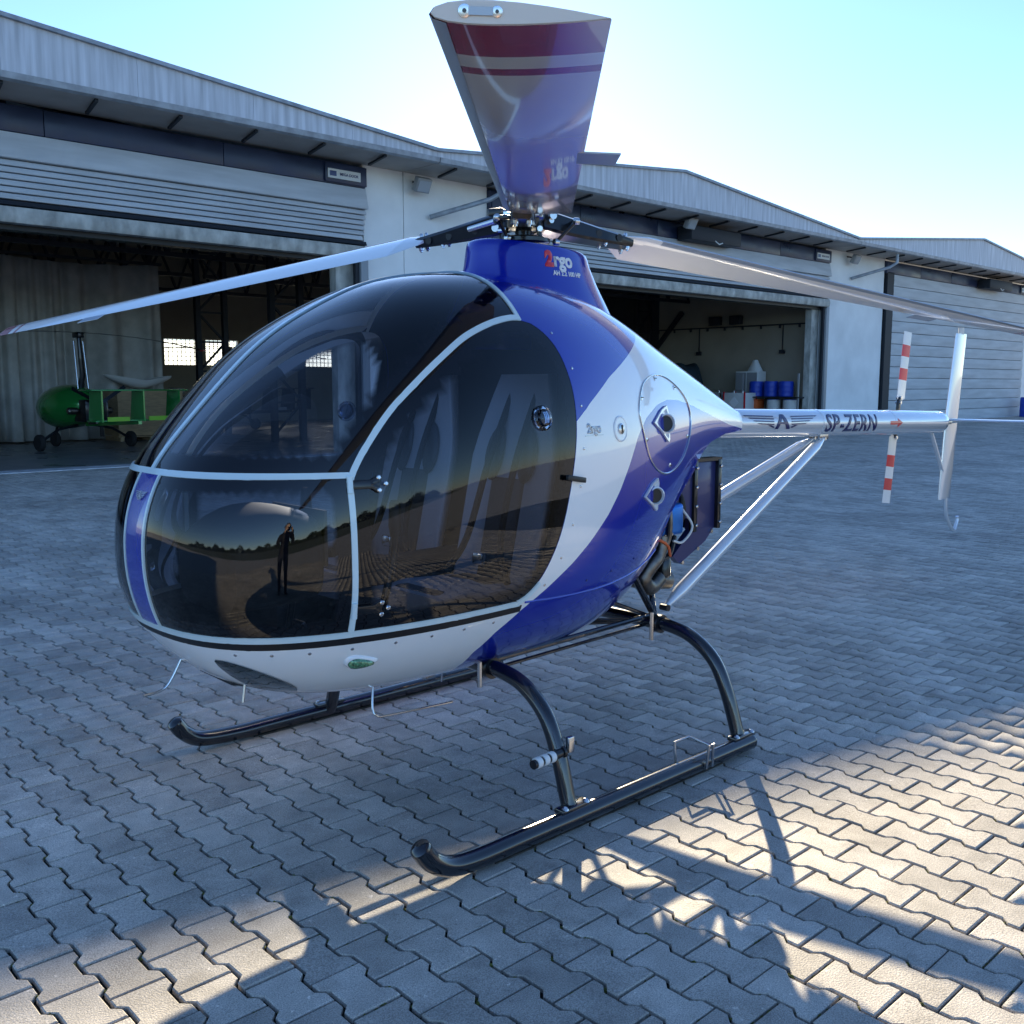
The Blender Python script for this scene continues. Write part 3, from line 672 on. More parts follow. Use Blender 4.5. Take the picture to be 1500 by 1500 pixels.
# grid in (x, t)
nx, ntt = 150, 161
sx = np.linspace(.012, 1, nx); gx = XN-(sx*math.sqrt(XN+1.56))**2; gt = np.linspace(0, 2*math.pi, ntt)
GX, GT = np.meshgrid(gx, gt, indexing='ij'); U = np.stack([GX.ravel(), GT.ravel()], -1)
idx = np.arange(nx*ntt).reshape(nx, ntt); a, b, c, d = idx[:-1, :-1].ravel(), idx[:-1, 1:].ravel(), idx[1:, 1:].ravel(), idx[1:, :-1].ravel()
alt = ((np.arange(len(a)) % 2) == 0)
TR = np.concatenate([np.stack([a, b, c], -1), np.stack([a, c, d], -1)])
# nose cap: one fan
nose = len(U); U = np.concatenate([U, [[XN-1e-6, math.pi/2]]]); TR = np.concatenate([TR, np.stack([np.full(ntt-1, nose), idx[0, 1:], idx[0, :-1]], -1)])
def closed_spline(pts, n=6):
    P = np.array(pts, float); out = []; N = len(P)
    for i in range(N):
        a_, b_, c_, d_ = P[i-1], P[i], P[(i+1) % N], P[(i+2) % N]
        for k in range(n):
            t = k/n; out.append(.5*(2*b_+(c_-a_)*t+(2*a_-5*b_+4*c_-d_)*t*t+(3*b_-a_-3*c_+d_)*t**3))
    return np.array(out)
def sdf(poly, x, z):
    """signed distance to a polygon in the side view, negative inside"""
    poly = np.asarray(poly, float); p = np.stack([x, z], -1); best = np.full(len(p), 1e9); ins = np.zeros(len(p), bool)
    for i in range(len(poly)):
        a_, b_ = poly[i-1], poly[i]; e = b_-a_; w = p-a_
        tt = np.clip((w@e)/max(e@e, 1e-12), 0, 1); best = np.minimum(best, np.linalg.norm(w-tt[:, None]*e, axis=1))
        cond = (a_[1] <= p[:, 1]) != (b_[1] <= p[:, 1])
        with np.errstate(divide='ignore', invalid='ignore'):
            xi = a_[0]+(p[:, 1]-a_[1])*e[0]/e[1] if e[1] != 0 else np.full(len(p), 1e9)
        ins ^= cond & (p[:, 0] < xi)
    return np.where(ins, -best, best)
def cut(U, TR, f, eps=.0012):
    f = np.where(np.abs(f) < eps, 0, f); s = np.sign(f); S = s[TR]
    mixed = (S.max(1) > 0) & (S.min(1) < 0); keepT = TR[~mixed]; new = []; U = list(map(tuple, U)); mid = {}
    def M_(i, j):
        k = (min(i, j), max(i, j))
        if k not in mid:
            t = f[k[0]]/(f[k[0]]-f[k[1]]); p, q_ = U[k[0]], U[k[1]]
            mid[k] = len(U); U.append((p[0]+(q_[0]-p[0])*t, p[1]+(q_[1]-p[1])*t))
        return mid[k]
    for tri in TR[mixed]:
        i, j, k = map(int, tri); z = [q_ for q_ in (i, j, k) if s[q_] == 0]
        if len(z) == 1:
            while s[i] != 0: i, j, k = j, k, i
            m_ = M_(j, k); new += [(i, j, m_), (i, m_, k)]
        else:
            while not (s[i] != s[j] and s[i] != s[k] ): i, j, k = j, k, i
            m1, m2 = M_(i, j), M_(i, k); new += [(i, m1, m2), (m1, j, k), (m1, k, m2)]
    return np.array(U), np.concatenate([keepT, np.array(new, int).reshape(-1, 3)])
DOOR = [(1.283,.822)]+[(1.283,z) for z in (.95,1.08,1.2,1.30)]+[(1.258,1.345),(1.215,1.405),(1.127,1.503),(1.018,1.592),(.899,1.676),(.766,1.755),(.623,1.808),(.50,1.832),(.415,1.815),(.347,1.745),(.312,1.636),(.303,1.523),(.315,1.398),(.345,1.263),(.387,1.118),(.436,.999),(.498,.895),(.56,.84),(.61,.822)]
DOORP = np.array(DOOR[:4]+[tuple(p)[:2] for p in bez([(x, z, 0) for x, z in DOOR[4:-1]], 6)]+[DOOR[-1]])
WHITE = [(.301,1.466),(.204,1.532),(.042,1.628),(-.255,1.757),(-.50,1.865),(-.8,2.0),(-1.8,2.0),(-1.8,1.33),(-1.354,1.391),(-1.06,1.451),(-.80,1.503),(-.62,1.530),(-.47,1.533),(-.351,1.512),(-.23,1.463),(-.14,1.39),(-.06,1.28),(.02,1.18),(.105,1.095),(.219,1.003),(.322,.928),(.45,.848),(.56,.785),(.66,.71),(.715,.63),(.71,.55),(.64,.45),(.55,.38),(2,.3),(2,.80),(.6,.80),(.62,1.1),(.62,1.3)]
OPEN = [(-.34,.40),(-.44,.72),(-.50,.88),(-.58,1.02),(-.72,1.115),(-.87,1.185),(-.96,1.27),(-1.08,1.315),(-1.3,1.345),(-1.8,1.36),(-1.8,.2),(-.34,.2)]
OVAL = closed_spline([(-.19,1.40),(-.165,1.50),(-.235,1.60),(-.38,1.64),(-.53,1.628),(-.68,1.57),(-.76,1.49),(-.755,1.38),(-.66,1.27),(-.50,1.215),(-.36,1.225),(-.25,1.29)], 5)
def XYZ(U): return hull(U[:, 0], U[:, 1])
def fields(P): return sdf(DOORP, P[:, 0], P[:, 2])
for g_ in ('door', 'door_out', 'z1', 'z2', 'z3', 'z4', 'z5', 'ya', 'yb', 'yc', 'xa', 'xb', 'white', 'open'):
    P = XYZ(U); X_, Y_, Z_ = P.T; far = np.full(len(P), 1.)
    if g_ == 'door': f = sdf(DOORP, X_, Z_)
    elif g_ == 'door_out': f = sdf(DOORP, X_, Z_)-.018
    elif g_[0] == 'z': f = Z_-{'1': 1.311, '2': 1.329, '3': .803, '4': .821, '5': .777}[g_[1]]; f = np.where(X_ > .2, f, 1.)
    elif g_[0] == 'y': f = np.abs(Y_)-{'a': .011, 'b': .066, 'c': .077}[g_[1]]; f = np.where((X_ > .3) & ((Z_ > 1.25) if g_ == 'ya' else (X_ > 1.45)), f, 1.)
    elif g_[0] == 'x': f = X_-{'a': .476, 'b': .494}[g_[1]]; f = np.where(Z_ > 1.6, f, 1.)
    elif g_ == 'white': f = sdf(WHITE, X_, Z_)
    elif g_ == 'open': f = sdf(OPEN, X_, Z_)
    U, TR = cut(U, TR, f)
P = XYZ(U); N_ = hull_n(U[:, 0], U[:, 1]); C3 = P[TR].mean(1); cx3, cy3, cz3 = C3.T; ay3 = np.abs(cy3)
fd = sdf(DOORP, cx3, cz3); fw_ = sdf(WHITE, cx3, cz3); fo_ = sdf(OPEN, cx3, cz3)
lowfront = (cz3 > .821) & (cz3 < 1.311) & (cx3 > 1.283)
cls = np.full(len(TR), 'shell', dtype=object)
cls[(cx3 > .494) & (cz3 > 1.329) & (fd > .018)] = 'windshield'
cls[lowfront & (fd > .018)] = 'lowwin'
cls[(fd < 0)] = 'door'
fr_sel = ((fd > 0) & (fd < .018) & (cz3 > .803) & ~((cx3 < .494) & (cz3 > .83)) & (cx3 > .5)) | ((cz3 > 1.311) & (cz3 < 1.329) & (cx3 > 1.26) & (fd > 0)) | ((cz3 > .803) & (cz3 < .821) & (cx3 > .59))
fr_sel |= (ay3 < .011) & (cz3 > 1.329) & (cx3 > .494)
fr_sel |= (cx3 > .476) & (cx3 < .494) & (cz3 > 1.8) & (fd > 0)
fr_sel |= lowfront & (ay3 > .066) & (ay3 < .077) & (cx3 > 1.5)
cls[fr_sel] = 'frame'
cls[lowfront & (ay3 < .066) & (cx3 > 1.5)] = 'stripe'
cls[(cz3 > .777) & (cz3 < .803) & (cx3 > .575)] = 'trim'
cls[fo_ < 0] = 'gone'
def skin(name, sel, mats, mi=None, lift=0., thick=.006, frit=None, parent=HELI):
    T = TR[sel]; used, inv = np.unique(T, return_inverse=True); T = inv.reshape(-1, 3)
    p = P[used]; n = N_[used]; v = p+n*lift; vn = n
    ok = np.sum(np.cross(v[T[:, 1]]-v[T[:, 0]], v[T[:, 2]]-v[T[:, 0]])*n[T[:, 0]], 1) < 0
    T = np.where(ok[:, None], T[:, ::-1], T); faces = T.tolist(); mm = list(mi) if mi is not None else [0]*len(faces)
    if thick:
        k = len(v); v = np.concatenate([v, v-n*thick]); vn = np.concatenate([n, -n])
        faces += (T[:, ::-1]+k).tolist(); mm = mm+[len(mats)-1]*len(T)
        E = {}
        # weld on position so that the seam does not count as rim
        key = {}; wid_ = [key.setdefault(tuple(np.round(q, 5)), i) for i, q in enumerate(p)]
        for t in T:
            for i, j in ((0, 1), (1, 2), (2, 0)): E.setdefault((min(wid_[t[i]], wid_[t[j]]), max(wid_[t[i]], wid_[t[j]])), []).append((t[i], t[j]))
        for es in E.values():
            if len(es) == 1: i, j = es[0]; faces.append((j, i, i+k, j+k)); mm.append(0)
    me = bpy.data.meshes.new(name); me.from_pydata(v.tolist(), [], [tuple(int(q) for q in f) for f in faces])
    for m_ in mats: me.materials.append(m_)
    me.polygons.foreach_set('material_index', np.array(mm, np.int32)); me.shade_smooth()
    if frit is not None:
        at = me.attributes.new('frit', 'FLOAT', 'POINT'); at.data.foreach_set('value', frit(v[:, 0], np.abs(v[:, 1]), v[:, 2]).astype(np.float32))
    me.validate(); 
    if len(me.vertices) == len(vn): me.normals_split_custom_set_from_vertices(vn.tolist())
    return link_mesh(name, me, parent)
sh = cls == 'shell'
skin('fuselage_shell', sh, [MT['blue'], MT['white'], MT['dark']], np.where(fw_[sh] < 0, 1, 0), thick=.010)
def ramp(d, w=.042): return np.clip((w-d)/.006, 0, 1)
def frit_low(x, y, z): return ramp(np.minimum.reduce([z-.821, 1.311-z, sdf(DOORP, x, z)-.018]), .045)
def frit_door(x, y, z): return ramp(-sdf(DOORP, x, z), .06)
def frit_ws(x, y, z): return ramp(np.minimum.reduce([z-1.329, (sdf(DOORP, x, z)-.018), (x-.494)]), .055)
port = cy3 > 0
DOORS = {}
for s_, sel_ in ((1, port), (-1, ~port)):
    skin('windshield', (cls == 'windshield') & sel_, [MT['gl_clear']], thick=0, lift=-.002, frit=frit_ws)
    skin('lower_front_window', (cls == 'lowwin') & sel_, [MT['gl_dark']], thick=0, lift=-.002, frit=frit_low)
    DOORS[s_] = skin('door', (cls == 'door') & sel_, [MT['gl_door']], thick=0, lift=-.002, frit=frit_door)
skin('window_frame', cls == 'frame', [MT['frame']], lift=.004, thick=.012)
st = skin('nose_stripe', cls == 'stripe', [MT['blue']], lift=.001, thick=.008)
skin('sill_trim', cls == 'trim', [MT['black_trim']], lift=.0015, thick=.008)
# winged emblem on the nose stripe
def emblem_polys(w, bars=4, hr=.17):
    """winged letter: bars feathering out on both sides of an A"""
    out = []; h = w*hr
    for s in (-1, 1):
        for k in range(bars):
            y1 = h*(.80-k*.36); y0 = y1-h*.15; xo = w*(.5-.055*k); xi = w*(.12-.0*k)
            q = [(s*xi, y0-h*.10), (s*xi, y1-h*.10), (s*(xo-.02*w), y1), (s*xo, y1), (s*(xo-.03*w), y0)]
            out.append(q if s > 0 else q[::-1])
        q = [(s*.125*w, -h*.95), (s*.20*w, -h*.55), (s*.16*w, -h*.55), (s*.11*w, -h*.8)]
        out.append(q if s > 0 else q[::-1])
    out += [[(-.10*w, -h*1.1), (-.06*w, -h*1.1), (.012*w, h*.95), (-.022*w, h*.95)], [(.10*w, -h*1.1), (.055*w, -h*1.1), (-.022*w, h*.95), (.02*w, h*.95)], [(-.06*w, -h*.45), (-.02*w, -h*.15), (.045*w, -h*.15), (.055*w, -h*.45)]]
    return out
def nose_fn(u, v):
    z = 1.245+v; ts = np.linspace(1.5, 1.7449, 400); top = hull(ts, np.full(400, 0.)); x = np.interp(-z, -top[:, 2], top[:, 0]) if z > 1.06 else 1.74
    tt = np.linspace(0, 1.2, 60); ys = []
    # march along x for the given |u|
    xs_ = np.linspace(x-.06, min(x, XN-.0002), 60); q = np.array([[on[0] for on in ()]]) if False else None
    return (x-.9*u*u+.004, u, z), (1, 0, .25)
wrap(flat_poly_mesh(emblem_polys(.085)), lambda u, v: nose_fn(u, v), 'emblem', MT['silver_letter'], st, step=.02, thick=.003)
# ---- door furniture
for s_ in (1, -1):
    D = DOORS[s_]
    for hz in (1.29, .895):
        hb = MB(); p0, n0 = on_hull(1.292, hz, s_, .006); p1, n1 = on_hull(1.205, hz, s_, .006); ax = (p1-p0).normalized(); upv = n0.cross(ax).normalized()
        hb.bar(p0, p1, .028, .010, n0); 
        for q in (-.018, .018): hb.bar(p1-ax*.03, p1+upv*q+ax*.0, .020, .010, n0)
        ho = hb.build('hinge', MT['black_metal'], D, bevel=.002)
        for c_ in (p1+upv*.020, p1-upv*.020, p1+ax*.022): MB().lathe([(.008, 0), (.008, .006), (.005, .009)], c_, n1, 12).build('hinge_screw', MT['steel'], ho)
        MB().tube([p0-upv*.026-n0*.001, p0+upv*.026-n0*.001], .010, 12).build('hinge_pin', MT['frame'], ho)
    p0, n0 = on_hull(.36, 1.255, s_, .012); p1, n1 = on_hull(.30, 1.245, s_, .012)
    MB().bar(p0+(p0-p1)*.6, p1-(p0-p1)*.2, .020, .014, n0).build('door_latch', MT['black_trim'], D, bevel=.003)
    p, n = on_hull(.50, 1.48, s_, .001)
    v_ = MB().lathe([(.046, 0), (.046, .006), (.038, .010), (.034, .006)], p, n, 28).build('vent_ring', MT['gl_clear'], D)
    MB().lathe([(.034, .002), (.030, .018), (.014, .026), (.001, .027)], p, n, 28).build('vent_scoop', MT['gl_clear'], v_)
# rivets and screws along the sill and round the door
def screw(p, n, r=.0055, par=HELI, name='screw', m='steel'): return MB().lathe([(r, -.001), (r*.95, .0022), (r*.5, .0032)], p, n, 10).build(name, MT[m], par)
for s_ in (1, -1):
    for x in (1.58, 1.50, 1.40, 1.27, 1.12, .98, .84, .70): screw(*on_hull(x, .757, s_, .0), .006)
    for x, z in ((.275, 1.36), (.30, 1.22), (.345, 1.08), (.40, .96), (.27, 1.52), (.285, 1.66), (.34, 1.79), (.47, .865)): screw(*on_hull(x, z, s_), .0055)
    for x, z in ((.42, .80), (.2, .84), (.02, .85), (-.18, .87), (-.36, .90)): screw(*on_hull(x, z, s_), .005, m='rad_blue')
# belly seam bead
for s_ in (1, -1):
    MB().tube([on_hull(x, z, s_, .001)[0] for x, z in ((.56,.812),(.42,.80),(.264,.792),(.1,.788),(.0,.789),(-.14,.797),(-.264,.808),(-.40,.835),(-.47,.862))], .0045, 8).build('belly_seam', MT['blue'], HELI)
# oval access panel: raised lip + fasteners, port and starboard
for s_ in (1, -1):
    pts = [on_hull(x, z, s_, .0015)[0] for x, z in OVAL]
    op = MB().tube(pts+[pts[0]], .0042, 8, caps=False).build('access_panel', MT['steel'], HELI)
    for x, z in ((-.20, 1.545), (-.38, 1.625), (-.60, 1.585), (-.215, 1.37), (-.715, 1.36), (-.48, 1.245)): 
        p, n = on_hull(x, z, s_); f_ = screw(p, n, .011, op, 'fastener'); MB().box(p+n*.004, (.016, .004, .004)).build('slot', MT['black_metal'], f_)
    # ducts: recessed scoop with a round pipe
    for (x, z, sc) in ((-.40, 1.435, 1.0), (-.285, 1.135, .9)):
        p, n = on_hull(x, z, s_, .002); t1 = Vector((-1, 0, 0)); t1 = (t1-n*t1.dot(n)).normalized(); t2 = n.cross(t1)*(1 if s_ > 0 else -1)
        if t2.z < 0: t2 = -t2
        def L(u, v, w=0): return p+t1*u*sc+t2*v*sc+n*w
        sm = MB(); ring0 = [(-.115, .0), (-.02, .055), (.045, .075), (.06, .05), (.06, -.075), (.045, -.085), (-.02, -.045)]
        inner = [(a_*.82, b_*.82) for a_, b_ in ring0]
        sm.loft([[L(u, v, -.002) for u, v in ring0], [L(u, v, .006) for u, v in ring0], [L(u, v, .006) for u, v in inner], [L(u*.9, v*.9, -.004) for u, v in inner]], caps=True)
        so_ = sm.build('air_scoop', MT['pearl'], HELI, smooth=50)
        MB().loft([[L(u*.80, v*.80, .0035) for u, v in ((-.115,.0),(-.02,.055),(0,.05),(0,-.04),(-.02,-.045))], [L(u*.80, v*.80, .0050) for u, v in ((-.115,.0),(-.02,.055),(0,.05),(0,-.04),(-.02,-.045))]]).build('scoop_floor', MT['blue'], so_)
        MB().lathe([(.040*sc, -.01), (.044*sc, .022), (.038*sc, .026), (.033*sc, .012)], L(.012, -.005), (n*.8-t1*.6), 24).build('duct_ring', MT['pearl'], so_)
        MB().lathe([(.034*sc, .010), (.033*sc, .016)], L(.012, -.005), (n*.8-t1*.6), 24).build('duct_mouth', MT['black_trim'], so_)
    # fuel cap
    p, n = on_hull(.01, 1.425, s_, .0)
    fc = MB().lathe([(.052, -.002), (.052, .003), (.047, .005), (.045, .003)], p, n, 32).build('fuel_cap', MT['white'], HELI)
    MB().lathe([(.022, .002), (.022, .007), (.018, .009)], p, n, 20).build('cap_lock', MT['steel'], fc)
    MB().box(p+n*.009, (.006, .006, .03)).build('cap_key', MT['black_metal'], fc)
    # nav light in a small blister on the belly
    p, n = on_hull(1.232, .705, s_, .0); t1 = Vector((1, 0, 0)); t1 = (t1-n*t1.dot(n)).normalized(); t2 = n.cross(t1)
    if t2.z < 0: t2 = -t2
    def E_(sc, h, w=1.0): return [p+t1*(.048*sc*math.cos(a_)*(1.2 if math.cos(a_) < 0 else .8))+t2*(.030*sc*math.sin(a_)*(.7+.3*math.cos(a_)))+n*h for a_ in np.linspace(0, 2*math.pi, 24, endpoint=False)]
    nb = MB().loft([E_(1.35, -.006), E_(1.2, .006), E_(1.02, .010)]).build('light_blister', MT['white'], HELI, smooth=60)
    MB().loft([E_(1.0, .009), E_(.9, .018), E_(.55, .024)]).build('navigation_light', MT['nav'], nb, smooth=60)
    # dark lens under the nose
    pts = [on_hull(x, z, s_, .0)[0] for x, z in ((1.60, .725), (1.56, .672), (1.50, .622), (1.42, .585), (1.36, .575))]
    for k in range(1):
        rg = []
        P5 = [(1.603-.268*t, .728-.150*t-.030*math.sin(math.pi*t)*.4, math.sin(math.pi*t)**.6) for t in np.linspace(0, 1, 17)]
        for x, z, w in P5:
            up_, dn_ = on_hull(x, z+.030*w+.001, s_, .0035)[0], on_hull(x, z-.030*w-.001, s_, .0035)[0]; md_ = on_hull(x, z, s_, .0065)[0]; ib = on_hull(x, z, s_, -.006)[0]
            rg.append([up_, md_, dn_, ib])
        MB().loft(rg).build('landing_light_lens', MT['lens'], HELI, smooth=60)
# small argo lettering on the white flank
def flank_fn(x0, z0, s_, mirror=1):
    def fn(u, v):
        p, n = on_hull(x0-u*s_*mirror, z0+v, s_); return p, n
    return fn
for s_ in (1, -1):
    wrap(text_mesh('2rgo', .050, 0, .002), flank_fn(.20, 1.432, s_), 'lettering', MT['silver_letter'], HELI, step=.03, thick=.0022)
    wrap(flat_poly_mesh([[(-.062, -.027), (.06, -.027), (.06, -.023), (-.062, -.023)]]), flank_fn(.20, 1.432, s_), 'lettering', MT['silver_letter'], HELI, step=.03, thick=.0022)
# ---- pylon
def pyl(z):
    a = pchip([1.72,1.85,1.93,2.0,2.08,2.14,2.175], [.44,.44,.405,.365,.335,.322,.315], z); b = pchip([1.72,1.85,1.93,2.0,2.08,2.14,2.175], [.24,.24,.225,.205,.175,.158,.152], z)
    return float(a), float(b), float(pchip([1.72,1.93,2.175], [-.075,-.055,-.03], z))
rings = []
for z in (1.74, 1.80, 1.85, 1.89, 1.93, 1.965, 2.0, 2.04, 2.08, 2.12, 2.15, 2.168, 2.176, 2.179):
    a, b, xc = pyl(min(z, 2.175)); k = 1 if z < 2.16 else (1-.5*((z-2.16)/.019)**2*.12)
    rings.append([(xc+a*k*math.copysign(abs(math.cos(t))**.86, math.cos(t)), b*k*math.copysign(abs(math.sin(t))**.86, math.sin(t)), z+.012*math.cos(t)*(z > 2.1)) for t in np.linspace(0, 2*math.pi, 56, endpoint=False)])
py = MB().loft(rings).build('pylon', MT['blue'], HELI, smooth=60)
def pyl_fn(x0, z0):
    def fn(u, v):
        z = z0+v; a, b, xc = pyl(z); x = x0-u; t = math.acos(max(-1, min(1, math.copysign(abs((x-xc)/a)**(1/.86), x-xc)))); y = b*abs(math.sin(t))**.86
        n = Vector(((x-xc)/a**2, y/b**2, .12/b)).normalized(); return Vector((x, y, z)), n
    return fn
wrap(text_mesh('2', .085, .12, .006), pyl_fn(.012, 2.118), 'lettering', MT['red'], py, step=.02, thick=.002)
wrap(text_mesh('rgo', .085, .12, .003), pyl_fn(-.072, 2.118), 'lettering', MT['letter_white'], py, step=.02, thick=.002)
wrap(text_mesh('AH 2.2 100 HP', .028, .12, .0008), pyl_fn(-.085, 2.062), 'lettering', MT['letter_white'], py, step=.02, thick=.002)
# ---- mast, rotor head, blades
HZ = 2.285
mo = MB().lathe([(.05, 2.17), (.05, 2.19), (.036, 2.20), (.036, 2.27)], (0, 0, 0), (0, 0, 1), 24).build('mast', MT['black_metal'], HELI)
MB().lathe([(.10, 2.195), (.115, 2.20), (.115, 2.215), (.10, 2.222)], (0, 0, 0), (.0, .0, 1), 28).build('swashplate', MT['black_metal'], mo)
rh = MB().lathe([(.05, 2.25), (.085, 2.258), (.09, 2.30), (.06, 2.315), (.045, 2.335), (.03, 2.34)], (0, 0, 0), (0, 0, 1), 24).build('rotor_hub', MT['black_metal'], HELI, smooth=30)
MB().lathe([(.028, 2.335), (.028, 2.352), (.018, 2.358)], (0, 0, 0), (0, 0, 1), 6).build('hub_nut', MT['steel'], rh)
RAD = 3.70
for k in range(3):
    a_ = R(45.9+120*k); d_ = Vector((math.cos(a_), math.sin(a_), 0)); n_ = Vector((-d_.y, d_.x, 0))
    yo = MB().bar(d_*.03+Vector((0, 0, 2.295)), d_*.15+Vector((0, 0, 2.292)), .085, .018, (0, 0, 1)).build('hub_yoke', MT['black_metal'], rh, bevel=.004)
    for q in (-.03, .03):
        for r_ in (.075, .13): MB().lathe([(.011, 0), (.011, .010), (.006, .012), (.006, .022)], d_*r_+n_*q+Vector((0, 0, 2.303)), (0, 0, 1), 6).build('yoke_bolt', MT['steel'], yo)
    MB().bar(d_*.06+n_*.07+Vector((0, 0, 2.215)), d_*.05+n_*.06+Vector((0, 0, 2.285)), .018, .018).build('scissor_link', MT['black_metal'], rh, bevel=.003)
    MB().lathe([(.012, -.02), (.012, .02)], d_*.06+n_*.07+Vector((0, 0, 2.25)), d_, 10).build('link_bolt', MT['steel'], rh)
def airfoil(n=11, th=.13):
    xs_ = (1-np.cos(np.linspace(0, math.pi, n)))/2
    yt = 5*th*(.2969*np.sqrt(xs_)-.126*xs_-.3516*xs_**2+.2843*xs_**3-.1036*xs_**4)
    up_ = [(x, y*1.15) for x, y in zip(xs_, yt)]; lo = [(x, -y*.8) for x, y in zip(xs_, yt)][1:-1]
    return up_+lo[::-1]          # x 0 leading edge .. 1 trailing edge
AF = airfoil()
def blade(az, p_root, p_tip, droop0, slope, label=None):
    d = Vector((math.cos(az), math.sin(az), 0)); le = Vector((math.sin(az), -math.cos(az), 0)); up_ = Vector((0, 0, 1))
    axis = (d-up_*slope).normalized(); upb = (up_+d*slope).normalized()
    base = Vector((0, 0, HZ+droop0))
    def station(r): return base+axis*r
    def sec(r, chord, pitch, scale_t=1.0):
        c_ = math.cos(pitch); s_ = math.sin(pitch); o = station(r); out = []
        for u, w in AF:
            a_ = (.27-u)*chord; b_ = w*chord*scale_t
            out.append(o+le*(a_*c_-b_*s_)+upb*(a_*s_+b_*c_))
        return out
    def pit(r): return p_root+(p_tip-p_root)*(r-.5)/(RAD-.5)
    def ch(r): return (.250-(.250-.118)*(r-.62)/(RAD-.62)) if r > .62 else .13+.12*max(0, (r-.50)/.12)
    B = empty('rotor_blade', (0, 0, 0)); B.parent = HELI
    rs = [.50, .53, .56, .59, .62]; segs = [('blade_root', rs, 'blade_white'), ('blade_skin', list(np.linspace(.62, RAD-.19, 16)), 'blade_white'), ('tip_stripe', [RAD-.19, RAD-.16], 'blade_red'), ('tip_band', [RAD-.16, RAD-.11], 'blade_white'), ('tip_stripe', [RAD-.11, RAD-.06, RAD-.004], 'blade_red')]
    for nm, rr, m_ in segs:
        MB().loft([sec(r, ch(r), pit(r)) for r in rr], caps=(nm in ('blade_root',))).build(nm, MT[m_], B, smooth=60)
    MB().loft([sec(RAD-.004, ch(RAD), pit(RAD)), sec(RAD, ch(RAD)*.99, pit(RAD), .97)]).build('tip_cap', MT['cap_white'], B, smooth=40)
    ec = sec(RAD+.0005, ch(RAD), pit(RAD)); cpt = station(RAD)
    for u_, nm, r_ in ((.19, 'tip_screw', .0028), (.37, 'tip_screw', .0024)):
        q = cpt+(le*math.cos(pit(RAD))+upb*math.sin(pit(RAD)))*((.27-u_)*ch(RAD))+upb*.0015
        s_ = MB().lathe([(r_*1.5, 0), (r_*1.5, .0010), (r_, .0012)], q, axis, 14).build(nm, MT['steel'], B); MB().lathe([(r_*.55, .0010), (r_*.5, .0018)], q, axis, 8).build('screw_socket', MT['black_metal'], s_)
    q = cpt+(le*math.cos(pit(RAD))+upb*math.sin(pit(RAD)))*((.27-.28)*ch(RAD))+upb*.0015; lv = (le*math.cos(pit(RAD))+upb*math.sin(pit(RAD)))
    MB().bar(q-lv*.008, q+lv*.008, .003, .005, upb).build('balance_slot', MT['blade_edge'], B)
    # leading edge strip
    k = len(AF)
    strip = []
    for r in np.linspace(.7, RAD-.005, 14):
        s0 = sec(r, ch(r), pit(r)); o = station(r); sel = [2, 1, 0, k-1, k-2]
        strip.append([s0[i]+(s0[i]-o).normalized()*.0012 for i in sel])
    MB().loft(strip, caps=False, closed=False).build('leading_edge_strip', MT['blade_edge'], B, smooth=60)
    # trim tab
    r0, r1 = RAD*.715, RAD*.765; tb = MB(); q = []
    for r in (r0, r1):
        s0 = sec(r, ch(r), pit(r)); te = s0[10]; back = (s0[10]-s0[0]).normalized(); q.append([te-back*.012+upb*.0012, te+back*.055+upb*.0012, te+back*.055-upb*.0012, te-back*.012-upb*.0012])
    tb.loft(q).build('trim_tab', MT['blade_edge'], B)
    # grip arm
    def gp(r, a_, b_, pr=None): 
        p_ = p_root if pr is None else pr
        return station(r)+le*(a_*math.cos(p_)-b_*math.sin(p_))+upb*(a_*math.sin(p_)+b_*math.cos(p_))
    pm_ = p_root*.5
    gr = []
    for r, w, h0, h1 in ((.075, .050, -.045, .030), (.14, .055, -.050, .040), (.25, .050, -.048, .032), (.40, .044, -.042, .020), (.535, .040, -.034, .012), (.555, .036, -.030, .008)):
        gr.append([gp(r, w, h0+.01, pm_), gp(r, w*.8, h0, pm_), gp(r, -w*.8, h0, pm_), gp(r, -w, h0+.01, pm_), gp(r, -w, h1-.012, pm_), gp(r, -w*.7, h1, pm_), gp(r, w*.7, h1, pm_), gp(r, w, h1-.012, pm_)])
    ga = MB().loft(gr).build('blade_grip', MT['black_metal'], B, smooth=40)
    for r in (.22, .36, .47):
        for sgn in (1, -1): MB().lathe([(.016, 0), (.016, .003), (.010, .003)], gp(r, sgn*.0485 if r < .3 else sgn*.045, -.010, pm_), le*sgn, 16).build('lightening_hole', MT['black_trim'], ga)
    for r in (.41, .53):
        for a_ in (-.026, .026): MB().lathe([(.011, 0), (.011, -.012), (.0065, -.014), (.0065, -.020)], gp(r, a_, -.034, pm_), upb, 8).build('grip_bolt', MT['steel'], ga)
    for a_ in (-.02, .02): MB().lathe([(.008, 0), (.008, .012), (.005, .016)], gp(.52, a_, .012, pm_), upb, 8).build('grip_bolt', MT['steel'], ga)
    MB().box(gp(.115, 0, .045), (.07, .05, .035), Matrix.Rotation(az, 3, 'Z')).build('flap_stop', MT['black_metal'], ga, bevel=.006)
    MB().lathe([(.012, -.07), (.012, .07)], gp(.10, 0, .0), le, 12).build('hinge_bolt', MT['steel'], ga)
    for a_ in (-.075, .075): MB().lathe([(.018, -.008), (.018, .008)], gp(.10, a_, .0), le, 10).build('hinge_nut', MT['steel'], ga)
    # pitch horn and link
    hp = gp(.20, .105, -.02); ga2 = MB().bar(gp(.20, .04, -.015), hp, .022, .018).build('pitch_horn', MT['black_metal'], ga, bevel=.003)
    foot = Vector((hp.x*.62, hp.y*.62, 2.205)); MB().tube([hp, foot], .0075, 8).build('pitch_link', MT['black_metal'], ga2)
